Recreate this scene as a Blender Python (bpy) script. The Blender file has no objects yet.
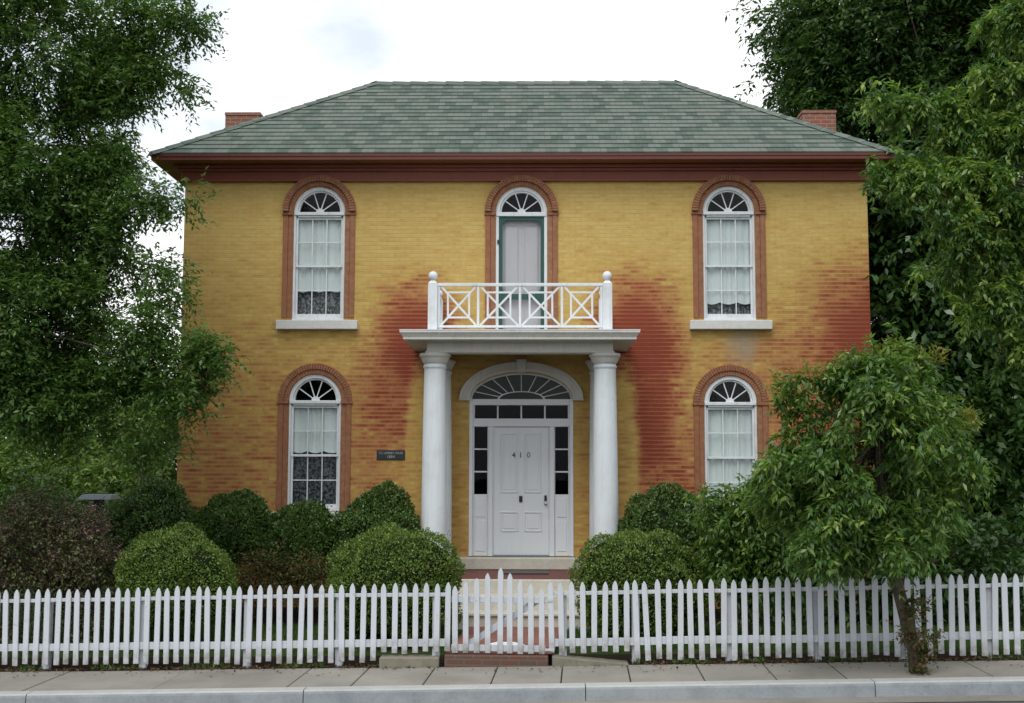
import bpy, bmesh, math, random
import numpy as np
from mathutils import Vector, Matrix, noise

# ---------------------------------------------------------------- camera, world, sun, exposure
S = bpy.context.scene
COL = S.collection
FPX, CX0, CY0 = 1200.0, 512.0, 351.5
CAMPOS = np.array([0.1761, -20.0643, 1.6675])
YAW, PITCH, ROLL = 0.0161, 0.0960, 0.0020
_f = np.array([-math.sin(YAW)*math.cos(PITCH), math.cos(YAW)*math.cos(PITCH), math.sin(PITCH)])
_r = np.cross(_f, [0, 0, 1]); _r /= np.linalg.norm(_r); _u = np.cross(_r, _f)
_r2 = _r*math.cos(ROLL)+_u*math.sin(ROLL); _u2 = -_r*math.sin(ROLL)+_u*math.cos(ROLL)
cam_d = bpy.data.cameras.new('camera'); cam = bpy.data.objects.new('camera', cam_d); COL.objects.link(cam)
cam_d.sensor_width = 36; cam_d.lens = FPX*36/1024; cam_d.clip_end = 2000; cam_d.clip_start = .1
cam.matrix_world = Matrix(((_r2[0], _u2[0], -_f[0], CAMPOS[0]), (_r2[1], _u2[1], -_f[1], CAMPOS[1]),
                           (_r2[2], _u2[2], -_f[2], CAMPOS[2]), (0, 0, 0, 1)))
S.camera = cam

W = bpy.data.worlds.new('World'); S.world = W; W.use_nodes = True
wn = W.node_tree.nodes; wl = W.node_tree.links; wn.clear()
wo = wn.new('ShaderNodeOutputWorld'); bg = wn.new('ShaderNodeBackground'); bg.inputs[1].default_value = 0.1
sky = wn.new('ShaderNodeTexSky'); sky.sky_type = 'NISHITA'; sky.sun_disc = False
SUN_EL, SUN_AZ = 54, 200      # azimuth clockwise from +y (north): sun over the street, a little to the left
sky.sun_elevation = math.radians(SUN_EL); sky.sun_rotation = math.radians(SUN_AZ)
tc = wn.new('ShaderNodeTexCoord'); mp = wn.new('ShaderNodeMapping'); mp.inputs['Scale'].default_value = (1, 1, 2.2)
nz = wn.new('ShaderNodeTexNoise'); nz.inputs['Scale'].default_value = 2.6; nz.inputs['Detail'].default_value = 6
nz.inputs['Roughness'].default_value = .55
cr = wn.new('ShaderNodeValToRGB'); cr.color_ramp.elements[0].position = .45; cr.color_ramp.elements[1].position = .60
cr.color_ramp.elements[0].color = (.60, .655, .72, 1); cr.color_ramp.elements[1].color = (1.0, 1.0, 1.0, 1)
ml = wn.new('ShaderNodeVectorMath'); ml.operation = 'SCALE'; ml.inputs['Scale'].default_value = 10.5
mx = wn.new('ShaderNodeMix'); mx.data_type = 'RGBA'; mx.inputs[0].default_value = .93
wl.new(tc.outputs['Generated'], mp.inputs[0]); wl.new(mp.outputs[0], nz.inputs['Vector'])
wl.new(nz.outputs[0], cr.inputs[0]); wl.new(cr.outputs[0], ml.inputs[0])
wl.new(sky.outputs[0], mx.inputs[6]); wl.new(ml.outputs[0], mx.inputs[7])
wl.new(mx.outputs[2], bg.inputs[0]); wl.new(bg.outputs[0], wo.inputs[0])

sd = bpy.data.lights.new('sun', 'SUN'); sd.energy = 1.15; sd.angle = math.radians(30); sd.color = (1, .98, .95)
sun = bpy.data.objects.new('sun', sd); COL.objects.link(sun)
_az, _el = math.radians(SUN_AZ), math.radians(SUN_EL)
_sd = Vector((math.sin(_az)*math.cos(_el), math.cos(_az)*math.cos(_el), math.sin(_el)))
sun.rotation_euler = (-_sd).to_track_quat('-Z', 'Y').to_euler()
S.view_settings.view_transform = 'Standard'; S.view_settings.look = 'None'
S.view_settings.exposure = 0.46; S.view_settings.gamma = 1; S.view_settings.use_curve_mapping = False
S.render.engine = 'CYCLES'
S.cycles.max_bounces = 6; S.cycles.diffuse_bounces = 3; S.cycles.glossy_bounces = 2
S.cycles.transmission_bounces = 3; S.cycles.transparent_max_bounces = 8
S.cycles.use_denoising = True; S.cycles.caustics_reflective = False; S.cycles.caustics_refractive = False

R = math.radians
rng = np.random.default_rng(7); random.seed(7)

def at(px, py, Y):
    """world point seen at a pixel of the photograph, in the vertical plane y = Y"""
    d = _f+(px-CX0)/FPX*_r2-(py-CY0)/FPX*_u2
    return CAMPOS+d*(Y-CAMPOS[1])/d[1]

# ---------------------------------------------------------------- node helpers / materials
class NT:
    def __init__(s, name):
        s.m = bpy.data.materials.new(name); s.m.use_nodes = True
        s.n = s.m.node_tree.nodes; s.l = s.m.node_tree.links; s.n.clear()
        s.out = s.n.new('ShaderNodeOutputMaterial')
        s.obj = s.n.new('ShaderNodeTexCoord').outputs['Object']
    def link(s, a, b): s.l.new(a, b)
    def setv(s, sock, v):
        if hasattr(v, 'default_value') or isinstance(v, bpy.types.NodeSocket): s.l.new(v, sock)
        else:
            if isinstance(v, (tuple, list)) and len(v) == 3 and sock.type == 'RGBA': v = (*v, 1)
            sock.default_value = v
    def math(s, op, a, b=0.0, c=None, clamp=False):
        n = s.n.new('ShaderNodeMath'); n.operation = op; n.use_clamp = clamp
        s.setv(n.inputs[0], a); s.setv(n.inputs[1], b)
        if c is not None: s.setv(n.inputs[2], c)
        return n.outputs[0]
    def mix(s, f, a, b, blend='MIX'):
        n = s.n.new('ShaderNodeMix'); n.data_type = 'RGBA'; n.blend_type = blend
        s.setv(n.inputs[0], f); s.setv(n.inputs[6], a); s.setv(n.inputs[7], b)
        return n.outputs[2]
    def noise(s, scale, detail=4, rough=.55, vec=None, dist=0, color=False):
        n = s.n.new('ShaderNodeTexNoise'); n.inputs['Scale'].default_value = scale
        n.inputs['Detail'].default_value = detail; n.inputs['Roughness'].default_value = rough
        n.inputs['Distortion'].default_value = dist
        s.l.new(vec if vec is not None else s.obj, n.inputs['Vector'])
        return n.outputs[1 if color else 0]
    def mapping(s, scale=(1, 1, 1), loc=(0, 0, 0), vec=None):
        n = s.n.new('ShaderNodeMapping'); n.inputs['Scale'].default_value = scale; n.inputs['Location'].default_value = loc
        s.l.new(vec if vec is not None else s.obj, n.inputs[0]); return n.outputs[0]
    def ramp(s, f, stops):
        n = s.n.new('ShaderNodeValToRGB'); e = n.color_ramp.elements
        while len(e) < len(stops): e.new(.5)
        for el, (p, c) in zip(e, stops):
            el.position = p; el.color = (*c, 1) if isinstance(c, (tuple, list)) else (c, c, c, 1)
        s.l.new(f, n.inputs[0]); return n.outputs[0]
    def maprange(s, v, a, b, c=0.0, d=1.0, smooth=False):
        n = s.n.new('ShaderNodeMapRange'); n.clamp = True
        if smooth: n.interpolation_type = 'SMOOTHSTEP'
        s.setv(n.inputs[0], v)
        for i, q in enumerate((a, b, c, d)): n.inputs[1+i].default_value = q
        return n.outputs[0]
    def sep(s, v=None):
        n = s.n.new('ShaderNodeSeparateXYZ'); s.l.new(v if v is not None else s.obj, n.inputs[0]); return n.outputs
    def comb(s, x, y, z=0.0):
        n = s.n.new('ShaderNodeCombineXYZ')
        for i, q in enumerate((x, y, z)): s.setv(n.inputs[i], q)
        return n.outputs[0]
    def brick(s, vec, w, h, mortar=.1, c1=0., c2=1., cm=0., bias=0., smooth=.1, off=.5):
        n = s.n.new('ShaderNodeTexBrick'); s.l.new(vec, n.inputs['Vector']); n.offset = off
        n.inputs['Scale'].default_value = 1; n.inputs['Mortar Size'].default_value = mortar
        n.inputs['Brick Width'].default_value = w; n.inputs['Row Height'].default_value = h
        n.inputs['Bias'].default_value = bias; n.inputs['Mortar Smooth'].default_value = smooth
        for i, c in zip((1, 2, 3), (c1, c2, cm)):
            c = (c, c, c) if not isinstance(c, (tuple, list)) else c
            n.inputs[i].default_value = (*c, 1)
        return n.outputs
    def bump(s, h, strength=.5, dist=.01, normal=None):
        n = s.n.new('ShaderNodeBump'); n.inputs['Strength'].default_value = strength; n.inputs['Distance'].default_value = dist
        s.l.new(h, n.inputs['Height'])
        if normal is not None: s.l.new(normal, n.inputs['Normal'])
        return n.outputs[0]
    def pbsdf(s, col, rough=.7, spec=.3, normal=None, metal=0.0):
        n = s.n.new('ShaderNodeBsdfPrincipled'); s.setv(n.inputs['Base Color'], col); s.setv(n.inputs['Roughness'], rough)
        n.inputs['Specular IOR Level'].default_value = spec; s.setv(n.inputs['Metallic'], metal)
        if normal is not None: s.l.new(normal, n.inputs['Normal'])
        return n.outputs[0]
    def done(s, sh): s.l.new(sh, s.out.inputs[0]); return s.m

def mix3(a, b, t): return tuple(a[i]*(1-t)+b[i]*t for i in range(3))

def mat_painted(name, col, dirt=(.35, .32, .26), amt=.35, rough=.5, scale=3.0, lo=.5, hi=.8):
    t = NT(name)
    n1 = t.noise(scale, 8, .65); n2 = t.noise(45, 3)
    d = t.maprange(n1, lo, hi, 0, amt)
    xx, yy, zz = t.sep()[0:3]
    stk = t.noise(1, 5, .7, vec=t.comb(t.math('MULTIPLY', xx, 22), t.math('MULTIPLY', yy, 22), t.math('MULTIPLY', zz, 1.6)))
    c = t.mix(d, col, dirt); c = t.mix(t.maprange(stk, .50, .72, 0, amt*.8), c, dirt)
    c = t.mix(t.math('MULTIPLY', n2, .12), c, mix3(col, (0, 0, 0), .5))
    return t.done(t.pbsdf(c, rough, .3, t.bump(n2, .15, .004)))

def mat_wall():
    t = NT('painted_brick'); x, y, z = t.sep()[0:3]
    u = t.math('ADD', x, y); v = t.comb(u, z)
    wob = t.noise(1.2, 2, vec=v)
    v2 = t.comb(u, t.math('ADD', z, t.math('MULTIPLY', wob, .015)))
    b = t.brick(v2, .205, .0685, .006, smooth=.35)
    cell = b[0]; mort = b[1]
    cell = t.n.new('ShaderNodeSeparateColor').outputs[0] if False else cell
    sp = t.n.new('ShaderNodeSeparateColor'); t.l.new(cell, sp.inputs[0]); cellv = sp.outputs[0]
    # soft-edged places where the yellow paint has worn through to the red brick
    big = t.noise(1.1, 4, .6, vec=v); mid = t.noise(3.4, 5, .65, vec=v); strk = t.noise(1, 5, .7, vec=t.comb(t.math('MULTIPLY', u, 2.2), t.math('MULTIPLY', z, 13)))
    ux = t.math('ADD', u, t.math('MULTIPLY', t.math('SUBTRACT', big, .5), .9))
    zx = t.math('ADD', z, t.math('MULTIPLY', t.math('SUBTRACT', mid, .5), .7))
    tot = None
    for (cx, cz, rx, rz, a) in ((-1.80, 3.70, .72, 1.10, 1.0), (-2.15, 2.9, .75, 1.2, .55), (-2.5, 2.1, .9, 1.4, .22),
                                (1.95, 3.75, .80, 1.15, 1.05), (2.1, 2.6, .62, 1.6, .85), (2.5, 1.4, .9, 1.4, .42),
                                (6.15, 3.3, 1.4, 1.85, 1.2), (5.5, 2.6, 1.7, 2.0, .62), (4.6, 2.9, 1.6, 1.5, .34),
                                (-5.6, 1.6, 3.0, 2.9, .20), (-3.2, .6, 3.2, 2.2, .12)):
        dx = t.math('DIVIDE', t.math('SUBTRACT', ux, cx), rx); dz = t.math('DIVIDE', t.math('SUBTRACT', zx, cz), rz)
        d = t.math('SQRT', t.math('ADD', t.math('MULTIPLY', dx, dx), t.math('MULTIPLY', dz, dz)))
        m = t.maprange(d, .15, 1.5, a*.98, 0, smooth=True)
        tot = m if tot is None else t.math('MAXIMUM', tot, m)
    for cx in (-1.66, 1.72):   # clean strips beside the columns, sheltered by the porch cornice
        dx = t.math('DIVIDE', t.math('SUBTRACT', u, cx), .26); dz = t.math('DIVIDE', t.math('SUBTRACT', z, 1.9), 1.75)
        d = t.math('SQRT', t.math('ADD', t.math('MULTIPLY', dx, dx), t.math('MULTIPLY', dz, dz)))
        tot = t.math('SUBTRACT', tot, t.maprange(d, .55, 1.3, .75, 0, smooth=True), clamp=True)
    inp = t.math('MULTIPLY', t.maprange(t.math('ABSOLUTE', u), 1.25, 1.5, 1, 0), t.maprange(z, 3.6, 3.7, 1, 0))
    tot = t.math('SUBTRACT', tot, inp, clamp=True)
    base = t.maprange(z, 5.8, 1.2, .03, .24)
    rz = t.math('DIVIDE', t.math('ADD', z, t.math('MULTIPLY', wob, .015)), .0685)
    rowi = t.math('FLOOR', rz); rf = t.math('FRACT', rz)
    face = t.maprange(t.math('ABSOLUTE', t.math('SUBTRACT', rf, .5)), .18, .44, 1, 0, smooth=True)      # brick face against its joints
    st2 = t.noise(1, 4, .62, vec=t.comb(t.math('MULTIPLY', u, 4.2), t.math('MULTIPLY', rowi, 5.37), 1.7))
    st3 = t.noise(1, 2, .6, vec=t.comb(t.math('MULTIPLY', u, 1.3), t.math('MULTIPLY', rowi, 7.91), 6.1))
    coli = t.math('FLOOR', t.math('ADD', t.math('DIVIDE', u, .205), t.math('MULTIPLY', t.math('MODULO', t.math('ABSOLUTE', rowi), 2.0), .5)))
    wnz = t.n.new('ShaderNodeTexWhiteNoise'); wnz.noise_dimensions = '3D'; t.l.new(t.comb(coli, rowi, 2.0), wnz.inputs[0]); rb = wnz.outputs[0]
    amp = t.math('ADD', t.maprange(z, 6.2, 2.5, .55, .80), t.maprange(t.math('ABSOLUTE', t.math('SUBTRACT', tot, .4)), 0, .4, .75, 0))
    dash = t.math('ADD', t.math('SUBTRACT', st2, .47), t.math('MULTIPLY', t.math('SUBTRACT', rb, .5), .16))
    dash = t.math('ADD', dash, t.math('MULTIPLY', t.math('SUBTRACT', st3, .5), .35))
    j = t.math('MULTIPLY', t.math('MULTIPLY', dash, amp), t.math('ADD', t.math('MULTIPLY', face, 1.15), .12))
    j = t.math('ADD', j, t.math('MULTIPLY', t.math('SUBTRACT', face, .65), t.math('ADD', t.math('MULTIPLY', tot, .40), .06)))
    w = t.math('ADD', t.math('ADD', tot, base), j)
    w = t.math('ADD', w, t.math('MULTIPLY', t.math('SUBTRACT', mid, .5), .3))
    col = t.ramp(w, [(0, (.62, .44, .150)), (.20, (.55, .355, .105)), (.40, (.46, .245, .085)), (.60, (.405, .165, .070)), (.82, (.335, .095, .048)), (1.0, (.245, .050, .028))])
    # dark weathered lines on some courses, chalky grey patch above one window
    dk = t.maprange(t.noise(1, 6, .75, vec=t.comb(t.math('MULTIPLY', u, 4.5), t.math('MULTIPLY', z, 22), 3.3)), .54, .70, 0, .38)
    col = t.mix(dk, col, (.24, .135, .05))
    px = t.math('DIVIDE', t.math('SUBTRACT', ux, 3.72), .24); pz = t.math('DIVIDE', t.math('SUBTRACT', zx, 3.72), .36)
    pd = t.math('SQRT', t.math('ADD', t.math('MULTIPLY', px, px), t.math('MULTIPLY', pz, pz)))
    col = t.mix(t.maprange(pd, .3, 1.3, .75, 0), col, (.36, .31, .23))
    mcol = t.mix(t.maprange(w, .3, .8), (.40, .27, .08), (.20, .07, .04))
    mj = mix3((.24, .15, .05), (0, 0, 0), .1)
    col = t.mix(t.math('MULTIPLY', mort, .20), col, t.mix(.5, mcol, mj))
    spot = t.noise(9, 5, .7, vec=v); col = t.mix(t.maprange(spot, .55, .75, 0, .22), col, (.26, .16, .07))
    fine = t.noise(60, 3)
    h = t.math('ADD', t.math('MULTIPLY', t.math('SUBTRACT', 1.0, mort), 1.0), t.math('MULTIPLY', fine, .35))
    h = t.math('ADD', h, t.math('MULTIPLY', cellv, .4))
    return t.done(t.pbsdf(col, .8, .2, t.bump(h, .55, .008)))

def mat_terracotta():
    t = NT('painted_terracotta'); x, y, z = t.sep()[0:3]
    n = t.noise(14, 5, .6); isl = t.n.new('ShaderNodeNewGeometry').outputs['Random Per Island']
    c = t.ramp(n, [(.3, (.24, .11, .06)), (.55, (.335, .165, .09)), (.75, (.39, .22, .125))])
    c = t.mix(t.math('MULTIPLY', isl, .45), c, (.30, .11, .06))
    st = t.noise(1, 3, vec=t.comb(t.math('MULTIPLY', x, 2), t.math('MULTIPLY', z, 16)))
    c = t.mix(t.maprange(st, .5, .7, 0, .35), c, (.22, .09, .05))
    return t.done(t.pbsdf(c, .75, .2, t.bump(n, .3, .01)))

def mat_brick_plain(name, c1, c2, cm, w=.21, h=.075, mortar=.009, flat=False):
    t = NT(name); x, y, z = t.sep()[0:3]
    v = t.comb(x, y) if flat else t.comb(t.math('ADD', x, y), z)
    b = t.brick(v, w, h, mortar, c1, c2, cm, smooth=.2)
    n = t.noise(9, 5, .65); n2 = t.noise(80, 2)
    c = t.mix(t.maprange(n, .45, .75, 0, .5), b[0], mix3(c1, (.12, .11, .08), .7))
    hh = t.math('ADD', t.math('SUBTRACT', 1.0, b[1]), t.math('MULTIPLY', n2, .3))
    return t.done(t.pbsdf(c, .85, .2, t.bump(hh, .6, .008)))

def mat_shingle():
    t = NT('asphalt_shingle'); uv = t.n.new('ShaderNodeUVMap').outputs[0]
    b = t.brick(uv, .205, .2121, .004, 0., 1., .0, smooth=.0)
    sp = t.n.new('ShaderNodeSeparateColor'); t.l.new(b[0], sp.inputs[0])
    g = t.noise(120, 2); blot = t.noise(2.2, 5, .6)
    s = t.sep(uv); cellrnd = t.noise(1, 2, .8, vec=t.comb(t.math('MULTIPLY', s[0], 3.1), t.math('MULTIPLY', s[1], 4.9), 7.0))
    ri = t.math('FLOOR', t.math('DIVIDE', s[1], .2121)); ci = t.math('FLOOR', t.math('ADD', t.math('DIVIDE', s[0], .205), t.math('MULTIPLY', t.math('MODULO', ri, 2.0), .5)))
    wn_ = t.n.new('ShaderNodeTexWhiteNoise'); wn_.noise_dimensions = '3D'; t.l.new(t.comb(ci, ri, 4.0), wn_.inputs[0])
    f = t.math('ADD', t.math('MULTIPLY', wn_.outputs[0], .50), t.math('MULTIPLY', cellrnd, .36))
    c = t.ramp(f, [(.18, (.085, .115, .092)), (.36, (.13, .165, .135)), (.55, (.18, .21, .175)), (.72, (.175, .18, .158)), (.88, (.19, .155, .145))])
    c = t.mix(t.maprange(g, .3, .7, 0, .3), c, (.07, .09, .075))
    c = t.mix(t.maprange(blot, .5, .8, 0, .3), c, (.10, .12, .10))
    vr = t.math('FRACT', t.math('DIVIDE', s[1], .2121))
    c = t.mix(t.maprange(vr, .80, .97, 0, .38), c, (.04, .052, .045))  # shadow of the overlapping course above, painted into the colour as a dark band
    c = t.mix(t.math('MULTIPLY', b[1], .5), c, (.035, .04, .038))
    return t.done(t.pbsdf(c, .9, .15, t.bump(t.math('ADD', g, t.math('MULTIPLY', f, 1.0)), .4, .008)))

def mat_concrete(name, c, dark, scale=2.2, stain=.5):
    t = NT(name); n = t.noise(scale, 8, .65); n2 = t.noise(28, 6, .7); n3 = t.noise(.6, 3)
    isl = t.n.new('ShaderNodeNewGeometry').outputs['Random Per Island']
    k = t.mix(t.maprange(n, .42, .75, 0, stain), c, dark)
    k = t.mix(t.maprange(n2, .5, .75, 0, .35), k, mix3(dark, (0, 0, 0), .3))
    k = t.mix(t.math('MULTIPLY', isl, .16), k, dark)
    k = t.mix(t.maprange(n3, .4, .7, 0, .25), k, mix3(c, (1, .93, .8), .25))
    n4 = t.noise(7, 8, .8, dist=1.5); k = t.mix(t.maprange(n4, .60, .72, 0, .4), k, mix3(dark, (0, 0, 0), .5))
    return t.done(t.pbsdf(k, .9, .2, t.bump(n2, .35, .006)))

def mat_flat(name, col, rough=.6, spec=.3, metal=0, var=.2, scale=12):
    t = NT(name); n = t.noise(scale, 4)
    return t.done(t.pbsdf(t.mix(t.math('MULTIPLY', n, var), col, mix3(col, (0, 0, 0), .6)), rough, spec, None, metal))

def mat_leaf(name, dark, light, tip, trans=.28, rough=.45, spec=.35, patch=1.2, tipamt=.12, tcol=None):
    t = NT(name); isl = t.n.new('ShaderNodeNewGeometry').outputs['Random Per Island']
    n = t.noise(patch, 3, .6)
    f = t.math('ADD', t.math('MULTIPLY', isl, .55), t.math('MULTIPLY', n, .5))
    c = t.ramp(f, [(.25, dark), (.6, light), (.92, mix3(light, tip, .6))])
    c = t.mix(t.maprange(isl, 1-tipamt, 1-tipamt+.02, 0, .85), c, tip)
    p = t.pbsdf(c, rough, spec)
    tr = t.n.new('ShaderNodeBsdfTranslucent'); t.setv(tr.inputs[0], t.mix(.5, c, tcol or (light[0]*1.5, light[1]*1.7, light[2]*.6)))
    mxs = t.n.new('ShaderNodeMixShader'); mxs.inputs[0].default_value = trans
    t.l.new(p, mxs.inputs[1]); t.l.new(tr.outputs[0], mxs.inputs[2])
    return t.done(mxs.outputs[0])

def mat_bark(name, c1, c2):
    t = NT(name); n = t.noise(1, 6, .7, vec=t.mapping((26, 26, 5)))
    return t.done(t.pbsdf(t.ramp(n, [(.3, c1), (.7, c2)]), .9, .15, t.bump(n, .8, .015)))

def mat_glass():
    t = NT('window_glass')
    a = t.n.new('ShaderNodeBsdfTransparent'); a.inputs[0].default_value = (.93, .96, .95, 1)
    g = t.n.new('ShaderNodeBsdfGlossy'); g.inputs['Roughness'].default_value = .03
    n = t.noise(2.5, 2); t.l.new(t.bump(n, .08, .02), g.inputs['Normal'])
    fr = t.n.new('ShaderNodeFresnel'); fr.inputs[0].default_value = 1.45
    m = t.n.new('ShaderNodeMixShader'); t.l.new(t.math('MULTIPLY', fr.outputs[0], .30, clamp=True), m.inputs[0])
    t.l.new(a.outputs[0], m.inputs[1]); t.l.new(g.outputs[0], m.inputs[2])
    return t.done(m.outputs[0])

def mat_curtain(name, col, stripe=60, lace=False):
    t = NT(name); x, y, z = t.sep()[0:3]
    n = t.noise(1, 3, vec=t.comb(t.math('MULTIPLY', x, stripe), t.math('MULTIPLY', z, 1.5)))
    if lace:
        n2 = t.noise(24, 3, .55); f = t.maprange(n2, .38, .66)
        c = t.mix(f, mix3(col, (0, 0, 0), .9), col)
        c = t.mix(t.maprange(n, .45, .65, 0, .5), c, (.03, .032, .035))
    else:
        c = t.mix(t.maprange(n, .35, .7, 0, .28), col, mix3(col, (.2, .25, .24), .55))
    return t.done(t.pbsdf(c, .9, .1))

def mat_ground():
    t = NT('lawn_soil'); n = t.noise(1.6, 6, .6); n2 = t.noise(40, 4, .7)
    c = t.ramp(n, [(.35, (.03, .055, .014)), (.55, (.045, .08, .02)), (.75, (.06, .085, .028))])
    c = t.mix(t.maprange(n2, .4, .7, 0, .5), c, (.035, .05, .015))
    return t.done(t.pbsdf(c, .95, .1, t.bump(n2, .6, .03)))

def mat_soil():
    t = NT('mulch_soil'); n = t.noise(30, 6, .75)
    return t.done(t.pbsdf(t.ramp(n, [(.3, (.012, .009, .007)), (.55, (.032, .023, .016)), (.8, (.085, .058, .038))]), .95, .1, t.bump(n, .8, .03)))

def mat_asphalt():
    t = NT('asphalt'); n = t.noise(3, 5); n2 = t.noise(140, 3, .8)
    c = t.mix(n2, t.mix(n, (.055, .056, .06), (.085, .083, .082)), (.12, .115, .11))
    return t.done(t.pbsdf(c, .85, .25, t.bump(n2, .5, .006)))

def mat_picket():
    t = NT('picket_paint'); x, y, z = t.sep()[0:3]; oi = t.n.new('ShaderNodeObjectInfo').outputs['Random']
    off = t.comb(t.math('MULTIPLY', oi, 40.0), 0.0, 0.0); va = t.n.new('ShaderNodeVectorMath'); va.operation = 'ADD'; t.l.new(t.obj, va.inputs[0]); t.l.new(off, va.inputs[1])
    n1 = t.noise(7, 7, .7, vec=va.outputs[0]); n2 = t.noise(1, 5, .7, vec=t.mapping((40, 40, 3), vec=va.outputs[0]))
    c = t.mix(t.math('MULTIPLY', oi, .22), (.60, .63, .67), (.50, .51, .50))
    c = t.mix(t.maprange(n2, .55, .70, 0, .35), c, (.34, .32, .27)); c = t.mix(t.maprange(n1, .60, .70, 0, .55), c, (.30, .27, .22))
    sp_ = t.math('MULTIPLY', t.maprange(z, .0, .22, 1, 0), t.maprange(n1, .35, .6, .1, .9)); c = t.mix(sp_, c, (.16, .13, .09))
    return t.done(t.pbsdf(c, .6, .25, t.bump(n2, .3, .004)))

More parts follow.
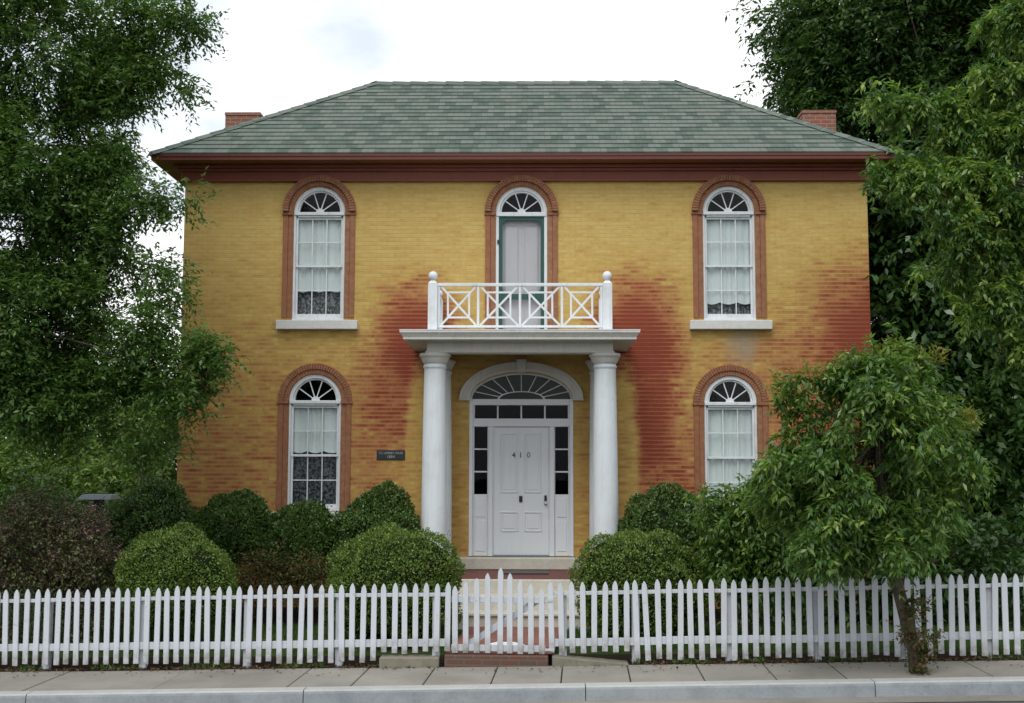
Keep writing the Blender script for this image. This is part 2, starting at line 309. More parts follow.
M = dict(
    picket=mat_picket(),
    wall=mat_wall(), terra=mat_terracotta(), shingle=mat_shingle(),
    maroon=mat_painted('maroon_paint', (.26, .078, .048), (.14, .048, .032), .5, .5),
    fascia=mat_painted('rust_fascia_paint', (.155, .05, .034), (.08, .03, .022), .5, .45),
    soffit=mat_painted('soffit_paint', (.22, .085, .035), (.10, .04, .02), .5, .6),
    white=mat_painted('white_trim', (.78, .81, .83), (.46, .44, .38), .6, .5),
    fencew=mat_painted('white_fence_paint', (.57, .60, .64), (.32, .31, .28), .5, .55, 6, .50, .74),
    column=mat_painted('white_column_paint', (.76, .80, .82), (.50, .49, .45), .4, .5),
    porch=mat_painted('porch_cream_paint', (.66, .65, .60), (.40, .38, .32), .5, .55),
    door=mat_painted('door_paint', (.78, .81, .83), (.62, .63, .62), .25, .4),
    stone=mat_concrete('limestone', (.66, .63, .54), (.36, .34, .27), 5),
    sill=mat_concrete('painted_sill', (.72, .72, .69), (.46, .45, .40), 6, .4),
    green=mat_painted('green_paint', (.032, .095, .072), (.02, .06, .05), .4, .5),
    greyp=mat_painted('pale_grey_paint', (.46, .46, .47), (.34, .33, .33), .4, .6),
    glass=mat_glass(), dark=mat_flat('dark_interior', (.012, .012, .014), .9, .1),
    curtain=mat_curtain('sheer_curtain', (.84, .90, .88)), lace=mat_curtain('lace_curtain', (.42, .44, .46), 40, True),
    lacel=mat_curtain('fine_lace', (.26, .28, .30), 90, True),
    black=mat_flat('black_metal', (.012, .012, .014), .35, .5), num=mat_flat('number_metal', (.12, .12, .11), .5, .4, .3),
    plq=mat_flat('plaque_black', (.016, .02, .022), .4, .5), plt=mat_flat('plaque_letters', (.42, .44, .44), .5, .4),
    chim=mat_brick_plain('chimney_brick', (.30, .09, .06), (.22, .10, .075), (.30, .24, .18)),
    pave=mat_brick_plain('path_brick', (.25, .085, .06), (.32, .13, .10), (.20, .16, .13), .2, .1, .008, True),
    stepb=mat_brick_plain('step_brick', (.17, .062, .045), (.11, .07, .055), (.12, .105, .085), .2, .068, .012),
    pfloor=mat_painted('porch_floor_red', (.16, .055, .045), (.08, .04, .03), .5, .6),
    walk=mat_concrete('sidewalk_concrete', (.27, .255, .22), (.15, .14, .118), 1.7, .65),
    kerb=mat_concrete('kerb_concrete', (.30, .325, .34), (.17, .185, .20), 3.5, .8),
    kerbtop=mat_concrete('kerb_top', (.44, .44, .42), (.28, .28, .265), 5, .5),
    block=mat_concrete('old_concrete', (.22, .20, .155), (.10, .09, .06), 6, .7),
    lawn=mat_ground(), soil=mat_soil(), asphalt=mat_asphalt(),
    bark=mat_bark('bark', (.035, .026, .02), (.11, .085, .065)), barkl=mat_bark('young_bark', (.05, .038, .03), (.14, .11, .085)),
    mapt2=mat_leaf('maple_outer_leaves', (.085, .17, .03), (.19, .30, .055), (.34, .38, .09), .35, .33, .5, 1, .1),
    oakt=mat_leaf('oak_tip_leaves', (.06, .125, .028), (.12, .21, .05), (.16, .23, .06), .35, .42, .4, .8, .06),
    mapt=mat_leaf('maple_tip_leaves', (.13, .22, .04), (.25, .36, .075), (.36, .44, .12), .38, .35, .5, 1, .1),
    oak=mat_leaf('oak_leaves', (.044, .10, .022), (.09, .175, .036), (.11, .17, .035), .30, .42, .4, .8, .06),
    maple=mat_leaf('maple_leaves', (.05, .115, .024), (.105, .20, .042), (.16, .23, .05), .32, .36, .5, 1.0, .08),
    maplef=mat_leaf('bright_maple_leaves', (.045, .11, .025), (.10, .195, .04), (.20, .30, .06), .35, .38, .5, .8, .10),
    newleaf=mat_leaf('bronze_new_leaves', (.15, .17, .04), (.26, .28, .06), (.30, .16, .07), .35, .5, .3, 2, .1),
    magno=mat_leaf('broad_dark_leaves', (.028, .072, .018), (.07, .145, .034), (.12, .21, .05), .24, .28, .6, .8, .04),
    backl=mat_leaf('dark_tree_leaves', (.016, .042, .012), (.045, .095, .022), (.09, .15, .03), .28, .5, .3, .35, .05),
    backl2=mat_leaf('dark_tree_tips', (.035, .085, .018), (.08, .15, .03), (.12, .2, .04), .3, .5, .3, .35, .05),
    hedge=mat_leaf('globe_shrub_leaves', (.055, .11, .018), (.145, .225, .038), (.28, .34, .08), .25, .4, .4, 2.2, .14),
    hedged=mat_leaf('dark_shrub_leaves', (.035, .085, .018), (.085, .155, .030), (.17, .25, .055), .2, .36, .5, 2.2, .08),
    bgl=mat_leaf('light_background_leaves', (.07, .135, .028), (.15, .235, .05), (.25, .34, .08), .35, .5, .3, .7, .1),
    loro=mat_leaf('plum_leaves', (.055, .055, .028), (.12, .10, .055), (.12, .18, .04), .2, .5, .3, 2, .2, (.15, .08, .05)),
    pink=mat_leaf('dusty_pink_blossom', (.20, .11, .10), (.34, .20, .18), (.5, .34, .3), .3, .6, .2, 2, .2, (.4, .2, .18)),
    nand=mat_leaf('reddish_leaves', (.05, .07, .02), (.11, .12, .035), (.20, .07, .04), .25, .45, .3, 2, .2),
    core=mat_flat('shrub_twigs', (.018, .026, .010), .95, .05, 0, .6, 30),
    grass=mat_leaf('grass_blades', (.045, .09, .018), (.09, .16, .034), (.17, .22, .06), .3, .6, .2, 1, .1),
    litter=mat_leaf('dry_leaf_litter', (.05, .03, .02), (.14, .095, .055), (.22, .13, .07), .1, .8, .1, 3, .15, (.2, .1, .05)),
    paper=mat_flat('paper', (.85, .86, .86), .7, .2, 0, .08), slate=mat_flat('grey_cap', (.22, .24, .26), .6, .3),
    postd=mat_flat('dark_post', (.02, .035, .045), .6, .3),
)

# ---------------------------------------------------------------- mesh helpers
class MB:
    def __init__(s): s.v = []; s.f = []; s.uv = []; s.mi = []; s.smooth = []
    def add(s, vs, fs, mi=0, smooth=False, uv=None):
        o = len(s.v); s.v += [tuple(map(float, p)) for p in vs]
        for k, f in enumerate(fs):
            s.f.append([o+i for i in f]); s.mi.append(mi); s.smooth.append(smooth)
            s.uv.append(uv[k] if uv else None)
        return s
    def box(s, x0, x1, y0, y1, z0, z1, mi=0):
        vs = [(x, y, z) for x in (x0, x1) for y in (y0, y1) for z in (z0, z1)]
        return s.add(vs, [(0, 1, 3, 2), (4, 6, 7, 5), (0, 4, 5, 1), (2, 3, 7, 6), (0, 2, 6, 4), (1, 5, 7, 3)], mi)
    def prism(s, pts, y0, y1, mi=0):
        """polygon in (x, z) extruded along y"""
        n = len(pts)
        vs = [(p[0], y0, p[1]) for p in pts]+[(p[0], y1, p[1]) for p in pts]
        fs = [tuple(range(n)), tuple(range(2*n-1, n-1, -1))]+[(i, i+n, (i+1) % n+n, (i+1) % n) for i in range(n)]
        return s.add(vs, fs, mi)
    def ring(s, cx, cz, ro, ri, y0, y1, a0=0, a1=math.pi, n=32, ez=1.0, gap=0.0, mi=0, ezi=None):
        """arch band between two (half) ellipses; gap > 0 cuts it into separate voussoirs"""
        ezi = ez if ezi is None else ezi
        for i in range(n) if gap else [None]:
            if gap: ks = [a0+(a1-a0)*(i+gap/2)/n, a0+(a1-a0)*(i+1-gap/2)/n]
            else: ks = [a0+(a1-a0)*q/n for q in range(n+1)]
            o = [(cx+ro*math.cos(a), cz+ro*ez*math.sin(a)) for a in ks]; q = [(cx+ri*math.cos(a), cz+ri*ezi*math.sin(a)) for a in ks]
            m = len(ks)
            vs = [(p[0], y0, p[1]) for p in o+q]+[(p[0], y1, p[1]) for p in o+q]
            fs = []
            for k in range(m-1):
                fs += [(k, k+1, m+k+1, m+k), (2*m+k, 3*m+k, 3*m+k+1, 2*m+k+1), (k, 2*m+k, 2*m+k+1, k+1), (m+k, m+k+1, 3*m+k+1, 3*m+k)]
            fs += [(0, m, 3*m, 2*m), (m-1, 3*m-1, 4*m-1, 2*m-1)]
            s.add(vs, fs, mi)
        return s
    def bar(s, p0, p1, w, t, up=(0, 1, 0), mi=0):
        """square bar from p0 to p1; w across, t along 'up'"""
        a, b = Vector(p0), Vector(p1); d = (b-a).normalized(); u = Vector(up); sd_ = d.cross(u).normalized(); u = sd_.cross(d)
        vs = [p+sd_*sx*w/2+u*ux*t/2 for p in (a, b) for sx, ux in ((-1, -1), (1, -1), (1, 1), (-1, 1))]
        return s.add(vs, [(0, 1, 2, 3), (7, 6, 5, 4), (0, 4, 5, 1), (1, 5, 6, 2), (2, 6, 7, 3), (3, 7, 4, 0)], mi)
    def tube(s, pts, rads, n=8, mi=0):
        vs = []; m = len(pts)
        for i, p in enumerate(pts):
            d = (Vector(pts[min(i+1, m-1)])-Vector(pts[max(i-1, 0)])).normalized()
            a = d.orthogonal() if i == 0 else (a-d*a.dot(d)); a.normalize(); b = d.cross(a)
            for k in range(n):
                t_ = 2*math.pi*k/n; vs.append(Vector(p)+(a*math.cos(t_)+b*math.sin(t_))*rads[i])
        fs = [(i*n+k, i*n+(k+1) % n, (i+1)*n+(k+1) % n, (i+1)*n+k) for i in range(m-1) for k in range(n)]
        fs += [tuple(range(n-1, -1, -1)), tuple((m-1)*n+k for k in range(n))]
        return s.add(vs, fs, mi, True)
    def lathe(s, c, prof, n=32, mi=0, smooth=True):
        vs = [(c[0]+r_*math.cos(2*math.pi*k/n), c[1]+r_*math.sin(2*math.pi*k/n), c[2]+z_) for r_, z_ in prof for k in range(n)]
        m = len(prof)
        fs = [(i*n+k, i*n+(k+1) % n, (i+1)*n+(k+1) % n, (i+1)*n+k) for i in range(m-1) for k in range(n)]
        s.add(vs, fs, mi, smooth)
        s.add([], [], mi); o = len(s.v)-len(vs)
        for rr in (tuple(range(n-1, -1, -1)), tuple((m-1)*n+k for k in range(n))):
            s.f.append([o+i for i in rr]); s.mi.append(mi); s.smooth.append(False); s.uv.append(None)
        return s
    def build(s, name, mats, parent=None, bevel=0, loc=None):
        me = bpy.data.meshes.new(name); me.from_pydata(s.v, [], s.f)
        mats = mats if isinstance(mats, (list, tuple)) else [mats]
        for m_ in mats: me.materials.append(m_)
        me.polygons.foreach_set('material_index', s.mi); me.polygons.foreach_set('use_smooth', s.smooth)
        if any(q is not None for q in s.uv):
            ul = me.uv_layers.new(name='UVMap')
            for p, q in zip(me.polygons, s.uv):
                if q is not None:
                    for li, c in zip(p.loop_indices, q): ul.data[li].uv = c
        me.update()
        o = bpy.data.objects.new(name, me); COL.objects.link(o)
        if bevel:
            b = o.modifiers.new('bevel', 'BEVEL'); b.width = bevel; b.segments = 1; b.limit_method = 'ANGLE'; b.angle_limit = R(40)
        put(o, parent); return o

def wloc(o):
    v = Vector((0, 0, 0))
    while o is not None: v += o.location; o = o.parent
    return v
def put(o, parent):
    """parent while keeping vertices in world coordinates (nothing is rotated above it)"""
    if parent is not None: o.parent = parent; o.location = -wloc(parent)
def tag(o, label=None, cat=None, group=None, kind=None):
    for k, v in (('label', label), ('category', cat), ('group', group), ('kind', kind)):
        if v: o[k] = v
    return o
def empty(name, loc, label, cat, group=None):
    o = bpy.data.objects.new(name, None); COL.objects.link(o); o.location = loc; o.empty_display_size = .2
    return tag(o, label, cat, group)

def npmesh(name, V, F, mat, parent=None, smooth=False):
    """fast mesh of quads"""
    me = bpy.data.meshes.new(name); n = len(F)
    me.vertices.add(len(V)); me.vertices.foreach_set('co', np.ascontiguousarray(V, dtype=np.float32).ravel())
    me.loops.add(n*4); me.loops.foreach_set('vertex_index', np.ascontiguousarray(F, dtype=np.int32).ravel())
    me.polygons.add(n); me.polygons.foreach_set('loop_start', np.arange(0, n*4, 4, dtype=np.int32))
    try: me.polygons.foreach_set('loop_total', np.full(n, 4, dtype=np.int32))
    except Exception: pass
    me.materials.append(mat); me.update(calc_edges=True); me.validate()
    if smooth: me.polygons.foreach_set('use_smooth', [True]*n)
    o = bpy.data.objects.new(name, me); COL.objects.link(o); put(o, parent); return o

def nrm(a): return a/np.maximum(np.linalg.norm(a, axis=1, keepdims=True), 1e-9)
def leaf_geo(P, D, N, L, Wd, fold=.15):
    """one folded diamond-shaped blade per row: P base, D direction, N face normal, L length, Wd width"""
    D = nrm(D); Sd = nrm(np.cross(D, N)); Nn = np.cross(Sd, D)
    L = np.asarray(L)[:, None]; Wd = np.asarray(Wd)[:, None]
    mid = P+D*L*.45
    V = np.stack([P, mid+Sd*Wd/2+Nn*Wd*fold, P+D*L-Nn*L*.08, mid-Sd*Wd/2+Nn*Wd*fold], 1).reshape(-1, 3)
    F = np.arange(len(P)*4).reshape(-1, 4)
    return V, F

def zs(x): return -.69+.0285*max(-14, min(14, x))       # level of the pavement: it climbs to the right
def yF(x): return -5.406-.079*x                         # fence line
def yK(x): return -6.885-.0526*x                        # front edge of the kerb
def zg(x, y):
    a = zs(x)-.012; b = -.66
    t_ = max(0, min(1, (y-yF(x)-.1)/2.4)); t_ = t_*t_*(3-2*t_)
    return a*(1-t_)+b*t_

# ---------------------------------------------------------------- setting: ground, pavement, kerb, road
mb = MB()
xs = sorted(set([-400, -150, -60, -30, -20]+[x*1.0 for x in range(-14, 15)]+[20, 30, 60, 150, 400]))
def rows(x):
    yf, yk = yF(max(-14, min(14, x))), yK(max(-14, min(14, x)))
    return [(-300, -1.25), (-60, -1.2), (yk-.02, zs(x)-.30), (yk+.02, zs(x)-.06), (yf-.16, zs(x)-.06), (yf-.06, zs(x)-.006), (yf+.3, None), (yf+.8, None), (yf+1.3, None), (yf+1.9, None), (yf+2.6, None), (-1, -.66), (6, -.66), (20, -.6), (60, -.3), (600, 0)]
V_ = []; nr = len(rows(0))
for x in xs:
    for (y, z) in rows(x): V_.append((x, y, z if z is not None else zg(x, y)))
F_ = [(i*nr+j, (i+1)*nr+j, (i+1)*nr+j+1, i*nr+j+1) for i in range(len(xs)-1) for j in range(nr-1)]
mb.add(V_, F_); g = mb.build('ground', [M['lawn'], M['soil']]); tag(g, kind='structure')
for p in g.data.polygons:
    c = p.center
    if c.y < yF(max(-14, min(14, c.x)))+1.0 or (-2.9 < c.y < -.2 and False): p.material_index = 1
# planting bed soil in front of the house
mb = MB()
for x0, x1 in ((-6.3, -1.35), (1.35, 6.3)):
    mb.add([(x0, -2.2, -.64), (x1, -2.2, -.64), (x1, .1, -.64), (x0, .1, -.64)], [(0, 1, 2, 3)])
tag(mb.build('flower_bed_soil', M['soil']), kind='structure')
# road
mb = MB(); X = [-300, -14, 14, 300]
for a, b in zip(X[:-1], X[1:]):
    q = lambda x, y, dz: (x, y, zs(x)+dz)
    mb.add([q(a, -70, -.155), q(b, -70, -.155), q(b, yK(max(-14, min(14, b)))+.0, -.155), q(a, yK(max(-14, min(14, a)))+.0, -.155)], [(0, 1, 2, 3)])
tag(mb.build('road', M['asphalt']), kind='structure')
# gutter strip along the kerb, 4 mm above the asphalt
mb = MB()
for a, b in ((-14, 14),):
    mb.add([(a, yK(a)-.32, zs(a)-.149), (b, yK(b)-.32, zs(b)-.149), (b, yK(b)-.001, zs(b)-.149), (a, yK(a)-.001, zs(a)-.149)], [(0, 1, 2, 3)])
tag(mb.build('gutter', M['walk']), kind='structure')
# pavement slabs with open joints
mb = MB(); JX = [-14, -12.5, -11, -9.6, -8.2, -6.95, -5.55, -4.05, -2.53, -1.82, -1.02, -.27, .5, 1.26, 2.06, 2.83, 3.57, 5.1, 6.5, 8, 9.5, 11, 12.5, 14]
for a, b in zip(JX[:-1], JX[1:]):
    a += .007; b -= .007
    def bk(x): return (x+.05, yF(x)-.09)
    def fr(x): return (x, yK(x)+.205)
    A, B, C_, D_ = fr(a), fr(b), bk(b), bk(a); dz = rng.uniform(-.003, .003)
    top = [(p[0], p[1], zs(p[0])+dz) for p in (A, B, C_, D_)]; bot = [(p[0], p[1], p[2]-.07) for p in top]
    mb.add(top+bot, [(0, 1, 2, 3), (4, 5, 1, 0), (5, 6, 2, 1), (6, 7, 3, 2), (7, 4, 0, 3)])
tag(mb.build('pavement', M['walk'], bevel=.006), kind='structure')
# kerb: stones with a rounded top front edge
mb = MB(); KX = [-14, -11.3, -8.4, -5.4, -2.3, .76, 3.8, 6.9, 9.9, 14]
for a, b in zip(KX[:-1], KX[1:]):
    a += .005; b -= .005; prof = [(.195, -.3), (.195, .004), (.03, .002), (.008, -.012), (0, -.035), (-.012, -.3)]
    vs = [(x, yK(x)+p[0], zs(x)+p[1]) for x in (a, b) for p in prof]; n = len(prof)
    fs = [(i, i+1, n+i+1, n+i) for i in range(n-1)]+[tuple(range(n)), tuple(range(2*n-1, n-1, -1))]
    mb.add(vs, fs)
    for k in (1, 2): mb.mi[-(len(fs))+k] = 1
tag(mb.build('kerb', [M['kerb'], M['kerbtop']]), kind='structure')
# brick path from the gate to the steps
mb = MB()
mb.add([(-.85, -5.36, -.565), (.45, -5.44, -.555), (.6, -2.5, -.62), (-.75, -2.5, -.62)], [(0, 1, 2, 3)])
tag(mb.build('brick_path', M['pave']), kind='structure')

# ---------------------------------------------------------------- the house
HX0, HX1, HD, HZ = -5.74, 5.86, 5.7, 6.53
house = empty('brick_house', (0.06, 0, -.66), 'yellow painted brick house with worn red patches, green hip roof and white columned porch', 'house')
WINS = [(-3.43, 4.13, 5.985, .44), (3.515, 4.13, 5.985, .44), (-3.45, .93, 2.775, .44), (3.5, .90, 2.755, .44)]
def arch_pts(cx, z0, zsp, r_, n=20):
    return [(cx+r_, z0)]+[(cx+r_*math.cos(math.pi*k/n), zsp+r_*math.sin(math.pi*k/n)) for k in range(n+1)]+[(cx-r_, z0)]
holes = [arch_pts(cx, z0, zsp, r_) for cx, z0, zsp, r_ in WINS]
holes.append(arch_pts(.01, 3.79, 5.985, .50-.06))
holes[-1] = arch_pts(.01, 3.79, 5.98, .44)
dr_ = [(.88, .19), (.88, 2.80)]+[(.01+.86*math.cos(math.pi*k/24), 2.80+.44*math.sin(math.pi*k/24)) for k in range(25)]+[(-.86, 2.80), (-.86, .19)]
holes.append(dr_)
bm = bmesh.new()
def loop(pts):
    vs = [bm.verts.new((p[0], 0, p[1])) for p in pts]
    return [bm.edges.new((vs[i], vs[(i+1) % len(vs)])) for i in range(len(vs))]
outer = [(HX0, -.85), (HX1, -.85), (HX1, 6.9), (HX0, 6.9)]
ed = loop(outer)
for h in holes:
    hh = []
    for p in h:
        if not hh or (abs(p[0]-hh[-1][0])+abs(p[1]-hh[-1][1])) > 1e-4: hh.append(p)
    h[:] = hh; ed += loop(hh)
bmesh.ops.triangle_fill(bm, use_beauty=True, use_dissolve=False, edges=ed, normal=(0, -1, 0))
wv = [tuple(v.co) for v in bm.verts]; bm.verts.index_update(); wf = [tuple(v.index for v in f.verts) for f in bm.faces]; bm.free()
mb = MB(); mb.add(wv, wf)
for h in holes:
    n = len(h); mb.add([(p[0], 0, p[1]) for p in h]+[(p[0], .3, p[1]) for p in h], [(i, i+n, (i+1) % n+n, (i+1) % n) for i in range(n)])
mb.box(HX0, HX0+.3, .001, HD, -.85, 6.9); mb.box(HX1-.3, HX1, .001, HD, -.85, 6.9); mb.box(HX0+.3, HX1-.3, HD-.3, HD, -.85, 6.9)
mb.build('wall', M['wall'], house)
# dark rooms behind the openings: inner partition and floors
mb = MB(); mb.box(HX0+.31, HX1-.31, 1.6, 1.7, -.6, 6.8); mb.box(HX0+.31, HX1-.31, .32, 1.59, 3.55, 3.7); mb.box(HX0+.31, HX1-.31, .32, 1.59, 6.7, 6.8); mb.box(HX0+.31, HX1-.31, .32, 1.59, -.2, 0.1)
for xx in (-1.6, 1.6): mb.box(xx, xx+.1, .32, 1.59, .11, 3.54); mb.box(xx, xx+.1, .32, 1.59, 3.71, 6.69)
mb.build('interior_partition', M['dark'], house)

# cornice, frieze, soffit
OV = .469; EX0, EX1, EY0, EY1 = HX0-OV, HX1+.35, -OV, HD+OV
mb = MB()
def skirt(mb, d, z0, z1, th=.05, mi=0):      # four boards round the house, d = how far they stand off the wall
    x0, x1, y0, y1 = HX0-d, HX1+(d-(OV-.35) if d > .3 else d), -d, HD+d
    mb.box(x0, x1, y0, y0+th, z0, z1, mi); mb.box(x0, x1, y1-th, y1, z0, z1, mi)
    mb.box(x0, x0+th, y0+th, y1-th, z0, z1, mi); mb.box(x1-th, x1, y0+th, y1-th, z0, z1, mi)
skirt(mb, .055, HZ, 6.735, .052); skirt(mb, .085, 6.50, 6.535, .082)
mb.build('frieze', M['maroon'], house, bevel=.006)
mb = MB(); skirt(mb, .12, 6.67, 6.72, .06); skirt(mb, .17, 6.722, 6.781, .11)
mb.build('bed_moulding', M['maroon'], house, bevel=.012)
mb = MB(); skirt(mb, OV-.02, 6.782, 6.80, OV-.03); mb.build('soffit', M['soffit'], house)
mb = MB(); skirt(mb, OV-.012, 6.772, 6.86, .03); skirt(mb, OV, 6.832, 6.876, .011)
mb.build('fascia', M['fascia'], house, bevel=.004)

# roof: courses of shingles as real overlapping strips on four slopes
ZE, ZR = 6.885, 9.17; HRUN = (EY1-EY0)/2; YR = (EY0+EY1)/2; XRL, XRR = EX0+HRUN, HX1+OV-HRUN
SL = math.hypot(HRUN, ZR-ZE); NC = 19
mb = MB()
for side in range(4):
    for i in range(NC):
        t0, t1 = i/NC, (i+1)/NC; th = .017
        def P(s_, t_, lift):
            z = ZE+(ZR-ZE)*t_+lift; d = HRUN*t_
            x0, x1, y0, y1 = EX0+d, EX1-(EX1-XRR)*t_, EY0+d, EY1-d
            return [((x0+(x1-x0)*s_), y0, z), (x1, y0+(y1-y0)*s_, z), (x1+(x0-x1)*s_, y1, z), (x0, y1+(y0-y1)*s_, z)][side]
        a, b, c, d = P(0, t0, th), P(1, t0, th), P(1, t1, .001), P(0, t1, .001)
        e, f_ = P(0, t0, -.004), P(1, t0, -.004)
        ax = 0 if side in (0, 2) else 1
        uvq = [(p[ax]+side*3.7, t_*SL+side*.0) for p, t_ in ((a, t0), (b, t0), (c, t1), (d, t1))]
        uvq = [(u_, v_+0.002*(1 if k < 2 else -1)) for k, (u_, v_) in enumerate(uvq)]
        uvf = [(e[ax]+side*3.7, t0*SL), (f_[ax]+side*3.7, t0*SL), (b[ax]+side*3.7, t0*SL), (a[ax]+side*3.7, t0*SL)]
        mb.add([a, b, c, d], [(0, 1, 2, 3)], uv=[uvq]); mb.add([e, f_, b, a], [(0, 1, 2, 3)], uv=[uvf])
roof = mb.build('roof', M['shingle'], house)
mb = MB()
def caps(p0, p1, nrm1, n):
    a, b = Vector(p0), Vector(p1); d = (b-a)/n; dn = d.normalized(); side_ = dn.cross(Vector((0, 0, 1))).normalized()
    for i in range(n):
        q = a+d*i+Vector((0, 0, .018)); r_ = a+d*(i+1.12)+Vector((0, 0, .030 if False else .006))
        w = .14
        vs = [q+Vector((0, 0, .022)), q+side_*w-Vector((0, 0, nrm1)), q-side_*w-Vector((0, 0, nrm1)), r_+Vector((0, 0, .02)), r_+side_*w-Vector((0, 0, nrm1)), r_-side_*w-Vector((0, 0, nrm1))]
        uvs = [(i*.36+.02, 0.02), (i*.36+.3, .02), (i*.36+.3, .18), (i*.36+.02, .18)]
        mb.add(vs, [(0, 1, 4, 3), (0, 3, 5, 2), (0, 2, 1)], uv=[uvs, uvs, uvs[:3]])
caps((EX0, EY0, ZE), (XRL, YR, ZR), .052, 17); caps((EX1, EY0, ZE), (XRR, YR, ZR), .052, 17)
caps((EX0, EY1, ZE), (XRL, YR, ZR), .052, 17); caps((EX1, EY1, ZE), (XRR, YR, ZR), .052, 17)
caps((XRL, YR, ZR), (XRR, YR, ZR), .085, 17)
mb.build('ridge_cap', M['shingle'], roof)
for (x0, x1, y0, zc) in ((-5.70, -5.03, 2.35, 8.44), (5.27, 5.90, 2.05, 8.36)):
    mb = MB(); mb.box(x0, x1, y0, y0+.62, 6.9, zc-.065); mb.box(x0-.010, x1+.010, y0-.010, y0+.63, zc-.06, zc)
    mb.box(x0+.1, x1-.1, y0+.1, y0+.52, zc+.001, zc+.03)
    ch = mb.build('chimney', M['chim'], roof, bevel=.006)

# windows
def curtain(mb, x0, x1, z0, z1, y, n=40, amp=.012, scallop=0):
    vs = []; 
    for i in range(n+1):
        s_ = i/n; x = x0+(x1-x0)*s_; yy = y+amp*math.sin(s_*41+math.sin(s_*13)*2)
        zb = z0-(scallop*abs(math.sin(s_*math.pi*3)) if scallop else 0)
        vs += [(x, yy, zb), (x, yy*1.0, z1)]
    mb.add(vs, [(2*i, 2*i+2, 2*i+3, 2*i+1) for i in range(n)], smooth=True)
def surround(cx, z0, zsp, parent, sill_z=None, big=False):
    mb = MB(); e_ = .055 if zsp > 4 else 0
    for s_ in (-1, 1):
        a, b = sorted((cx+s_*.442, cx+s_*.525)); mb.box(a, b, -.018, .02, z0, zsp-.06)
        a, b = sorted((cx+s_*.527, cx+s_*.612)); mb.box(a, b, -.032, .02, z0, zsp-.06)
        a, b = sorted((cx+s_*.442, cx+s_*.632)); mb.box(a, b, -.05, .02, zsp-.058, zsp-.022)
        a, b = sorted((cx+s_*.442, cx+s_*.622)); mb.box(a, b, -.038, .02, zsp-.020, zsp-.002)
    mb.ring(cx, zsp, .520, .442, -.018-e_*.4, .02, n=34, gap=.05)
    mb.ring(cx, zsp, .622, .522, -.038-e_, .02, n=40, gap=.12)
    mb.build('arch_surround', M['terra'], parent, bevel=.004)
def fan(cx, zc, r_, y, parent, ribs=4, ez=1.0, hub=.07):
    mb = MB()
    for k in range(1, ribs+1):
        a = math.pi*k/(ribs+1); mb.bar((cx+hub*.8*math.cos(a), y, zc+hub*.8*math.sin(a)), (cx+(r_+.01)*math.cos(a), y, zc+(r_+.01)*ez*math.sin(a)), .017, .024)
    mb.ring(cx, zc, hub, .0005, y-.018, y+.012, n=12)
    mb.build('fanlight_bar', M['white'], parent)
def window(cx, z0, zsp, shade_z, lace, label):
    fr = MB(); y0, y1 = .012, .10
    for s_ in (-1, 1):
        a, b = sorted((cx+s_*.438, cx+s_*.402)); fr.box(a, b, y0, y1, z0+.04, zsp-.0)
    fr.ring(cx, zsp, .438, .372, y0, y1, n=36); fr.ring(cx, zsp, .371, .345, y0+.025, y1, n=36)
    fr.box(cx-.43, cx+.43, y0-.022, y1, zsp-.055, zsp-.001); fr.box(cx-.371, cx+.371, y0+.002, y1, zsp-.088, zsp-.056)
    fr.box(cx-.438, cx+.438, y0-.012, y1+.02, z0-.01, z0+.038)
    f = fr.build('window', M['white'], house, bevel=.005)
    if label: f['label'] = label
    zt = zsp-.09; zb = z0+.04; zm = (zt+zb)/2+.03
    for nm, a, b, ys in (('upper_sash', zm-.022, zt, .048), ('lower_sash', zb, zm+.018, .078)):
        mb = MB(); X0, X1 = cx-.37, cx+.37; br = .075 if nm == 'lower_sash' else .035
        X0, X1 = cx-.401, cx+.401
        mb.box(X0, X0+.036, ys, ys+.028, a, b); mb.box(X1-.036, X1, ys, ys+.028, a, b)
        mb.box(X0+.036, X1-.036, ys, ys+.028, a, a+br); mb.box(X0+.036, X1-.036, ys, ys+.028, b-.036, b)
        for k in (1, 2):
            x = X0+.036+(X1-X0-.072)*k/3; mb.box(x-.009, x+.009, ys+.004, ys+.022, a+br, b-.036)
        zz = (a+br+b-.036)/2; mb.box(X0+.036, X1-.036, ys+.005, ys+.021, zz-.009, zz+.009)
        mb.build(nm, M['white'], f, bevel=.002)
        mb = MB(); mb.add([(X0+.02, ys+.014, a+.02), (X1-.02, ys+.014, a+.02), (X1-.02, ys+.014, b-.02), (X0+.02, ys+.014, b-.02)], [(0, 1, 2, 3)])
        mb.build('glass', M['glass'], f)
    mb = MB(); mb.prism([(cx+.372*math.cos(math.pi*k/24), zsp+.372*math.sin(math.pi*k/24)) for k in range(25)], .074, .0745); mb.build('fanlight_glass', M['glass'], f)
    fan(cx, zsp+.002, .35, .062, f)
    mb = MB(); curtain(mb, cx-.42, cx+.42, shade_z, zt+.05, .135, scallop=.035 if lace else 0); mb.build('curtain', M['curtain'], f)
    if lace:
        mb = MB(); curtain(mb, cx-.42, cx+.42, z0, shade_z+.1, .20, amp=.02); mb.build('lace_curtain', M[lace], f)
    surround(cx, z0+.04 if z0 > 3 else z0-.0, zsp, f)
    mb = MB(); mb.box(cx-.685, cx+.685, -.125, .05, z0-.165, z0-.012); mb.build('sill', M['sill'], f, bevel=.008)
    return f
window(-3.43, 4.13, 5.985, 4.66, 'lace', None)
window(3.515, 4.13, 5.985, 4.45, 'lace', None)
window(-3.45, .93, 2.775, 1.93, 'lacel', 'lower window with dark lace curtain behind the bottom sash')
window(3.5, .90, 2.755, .9, None, None)

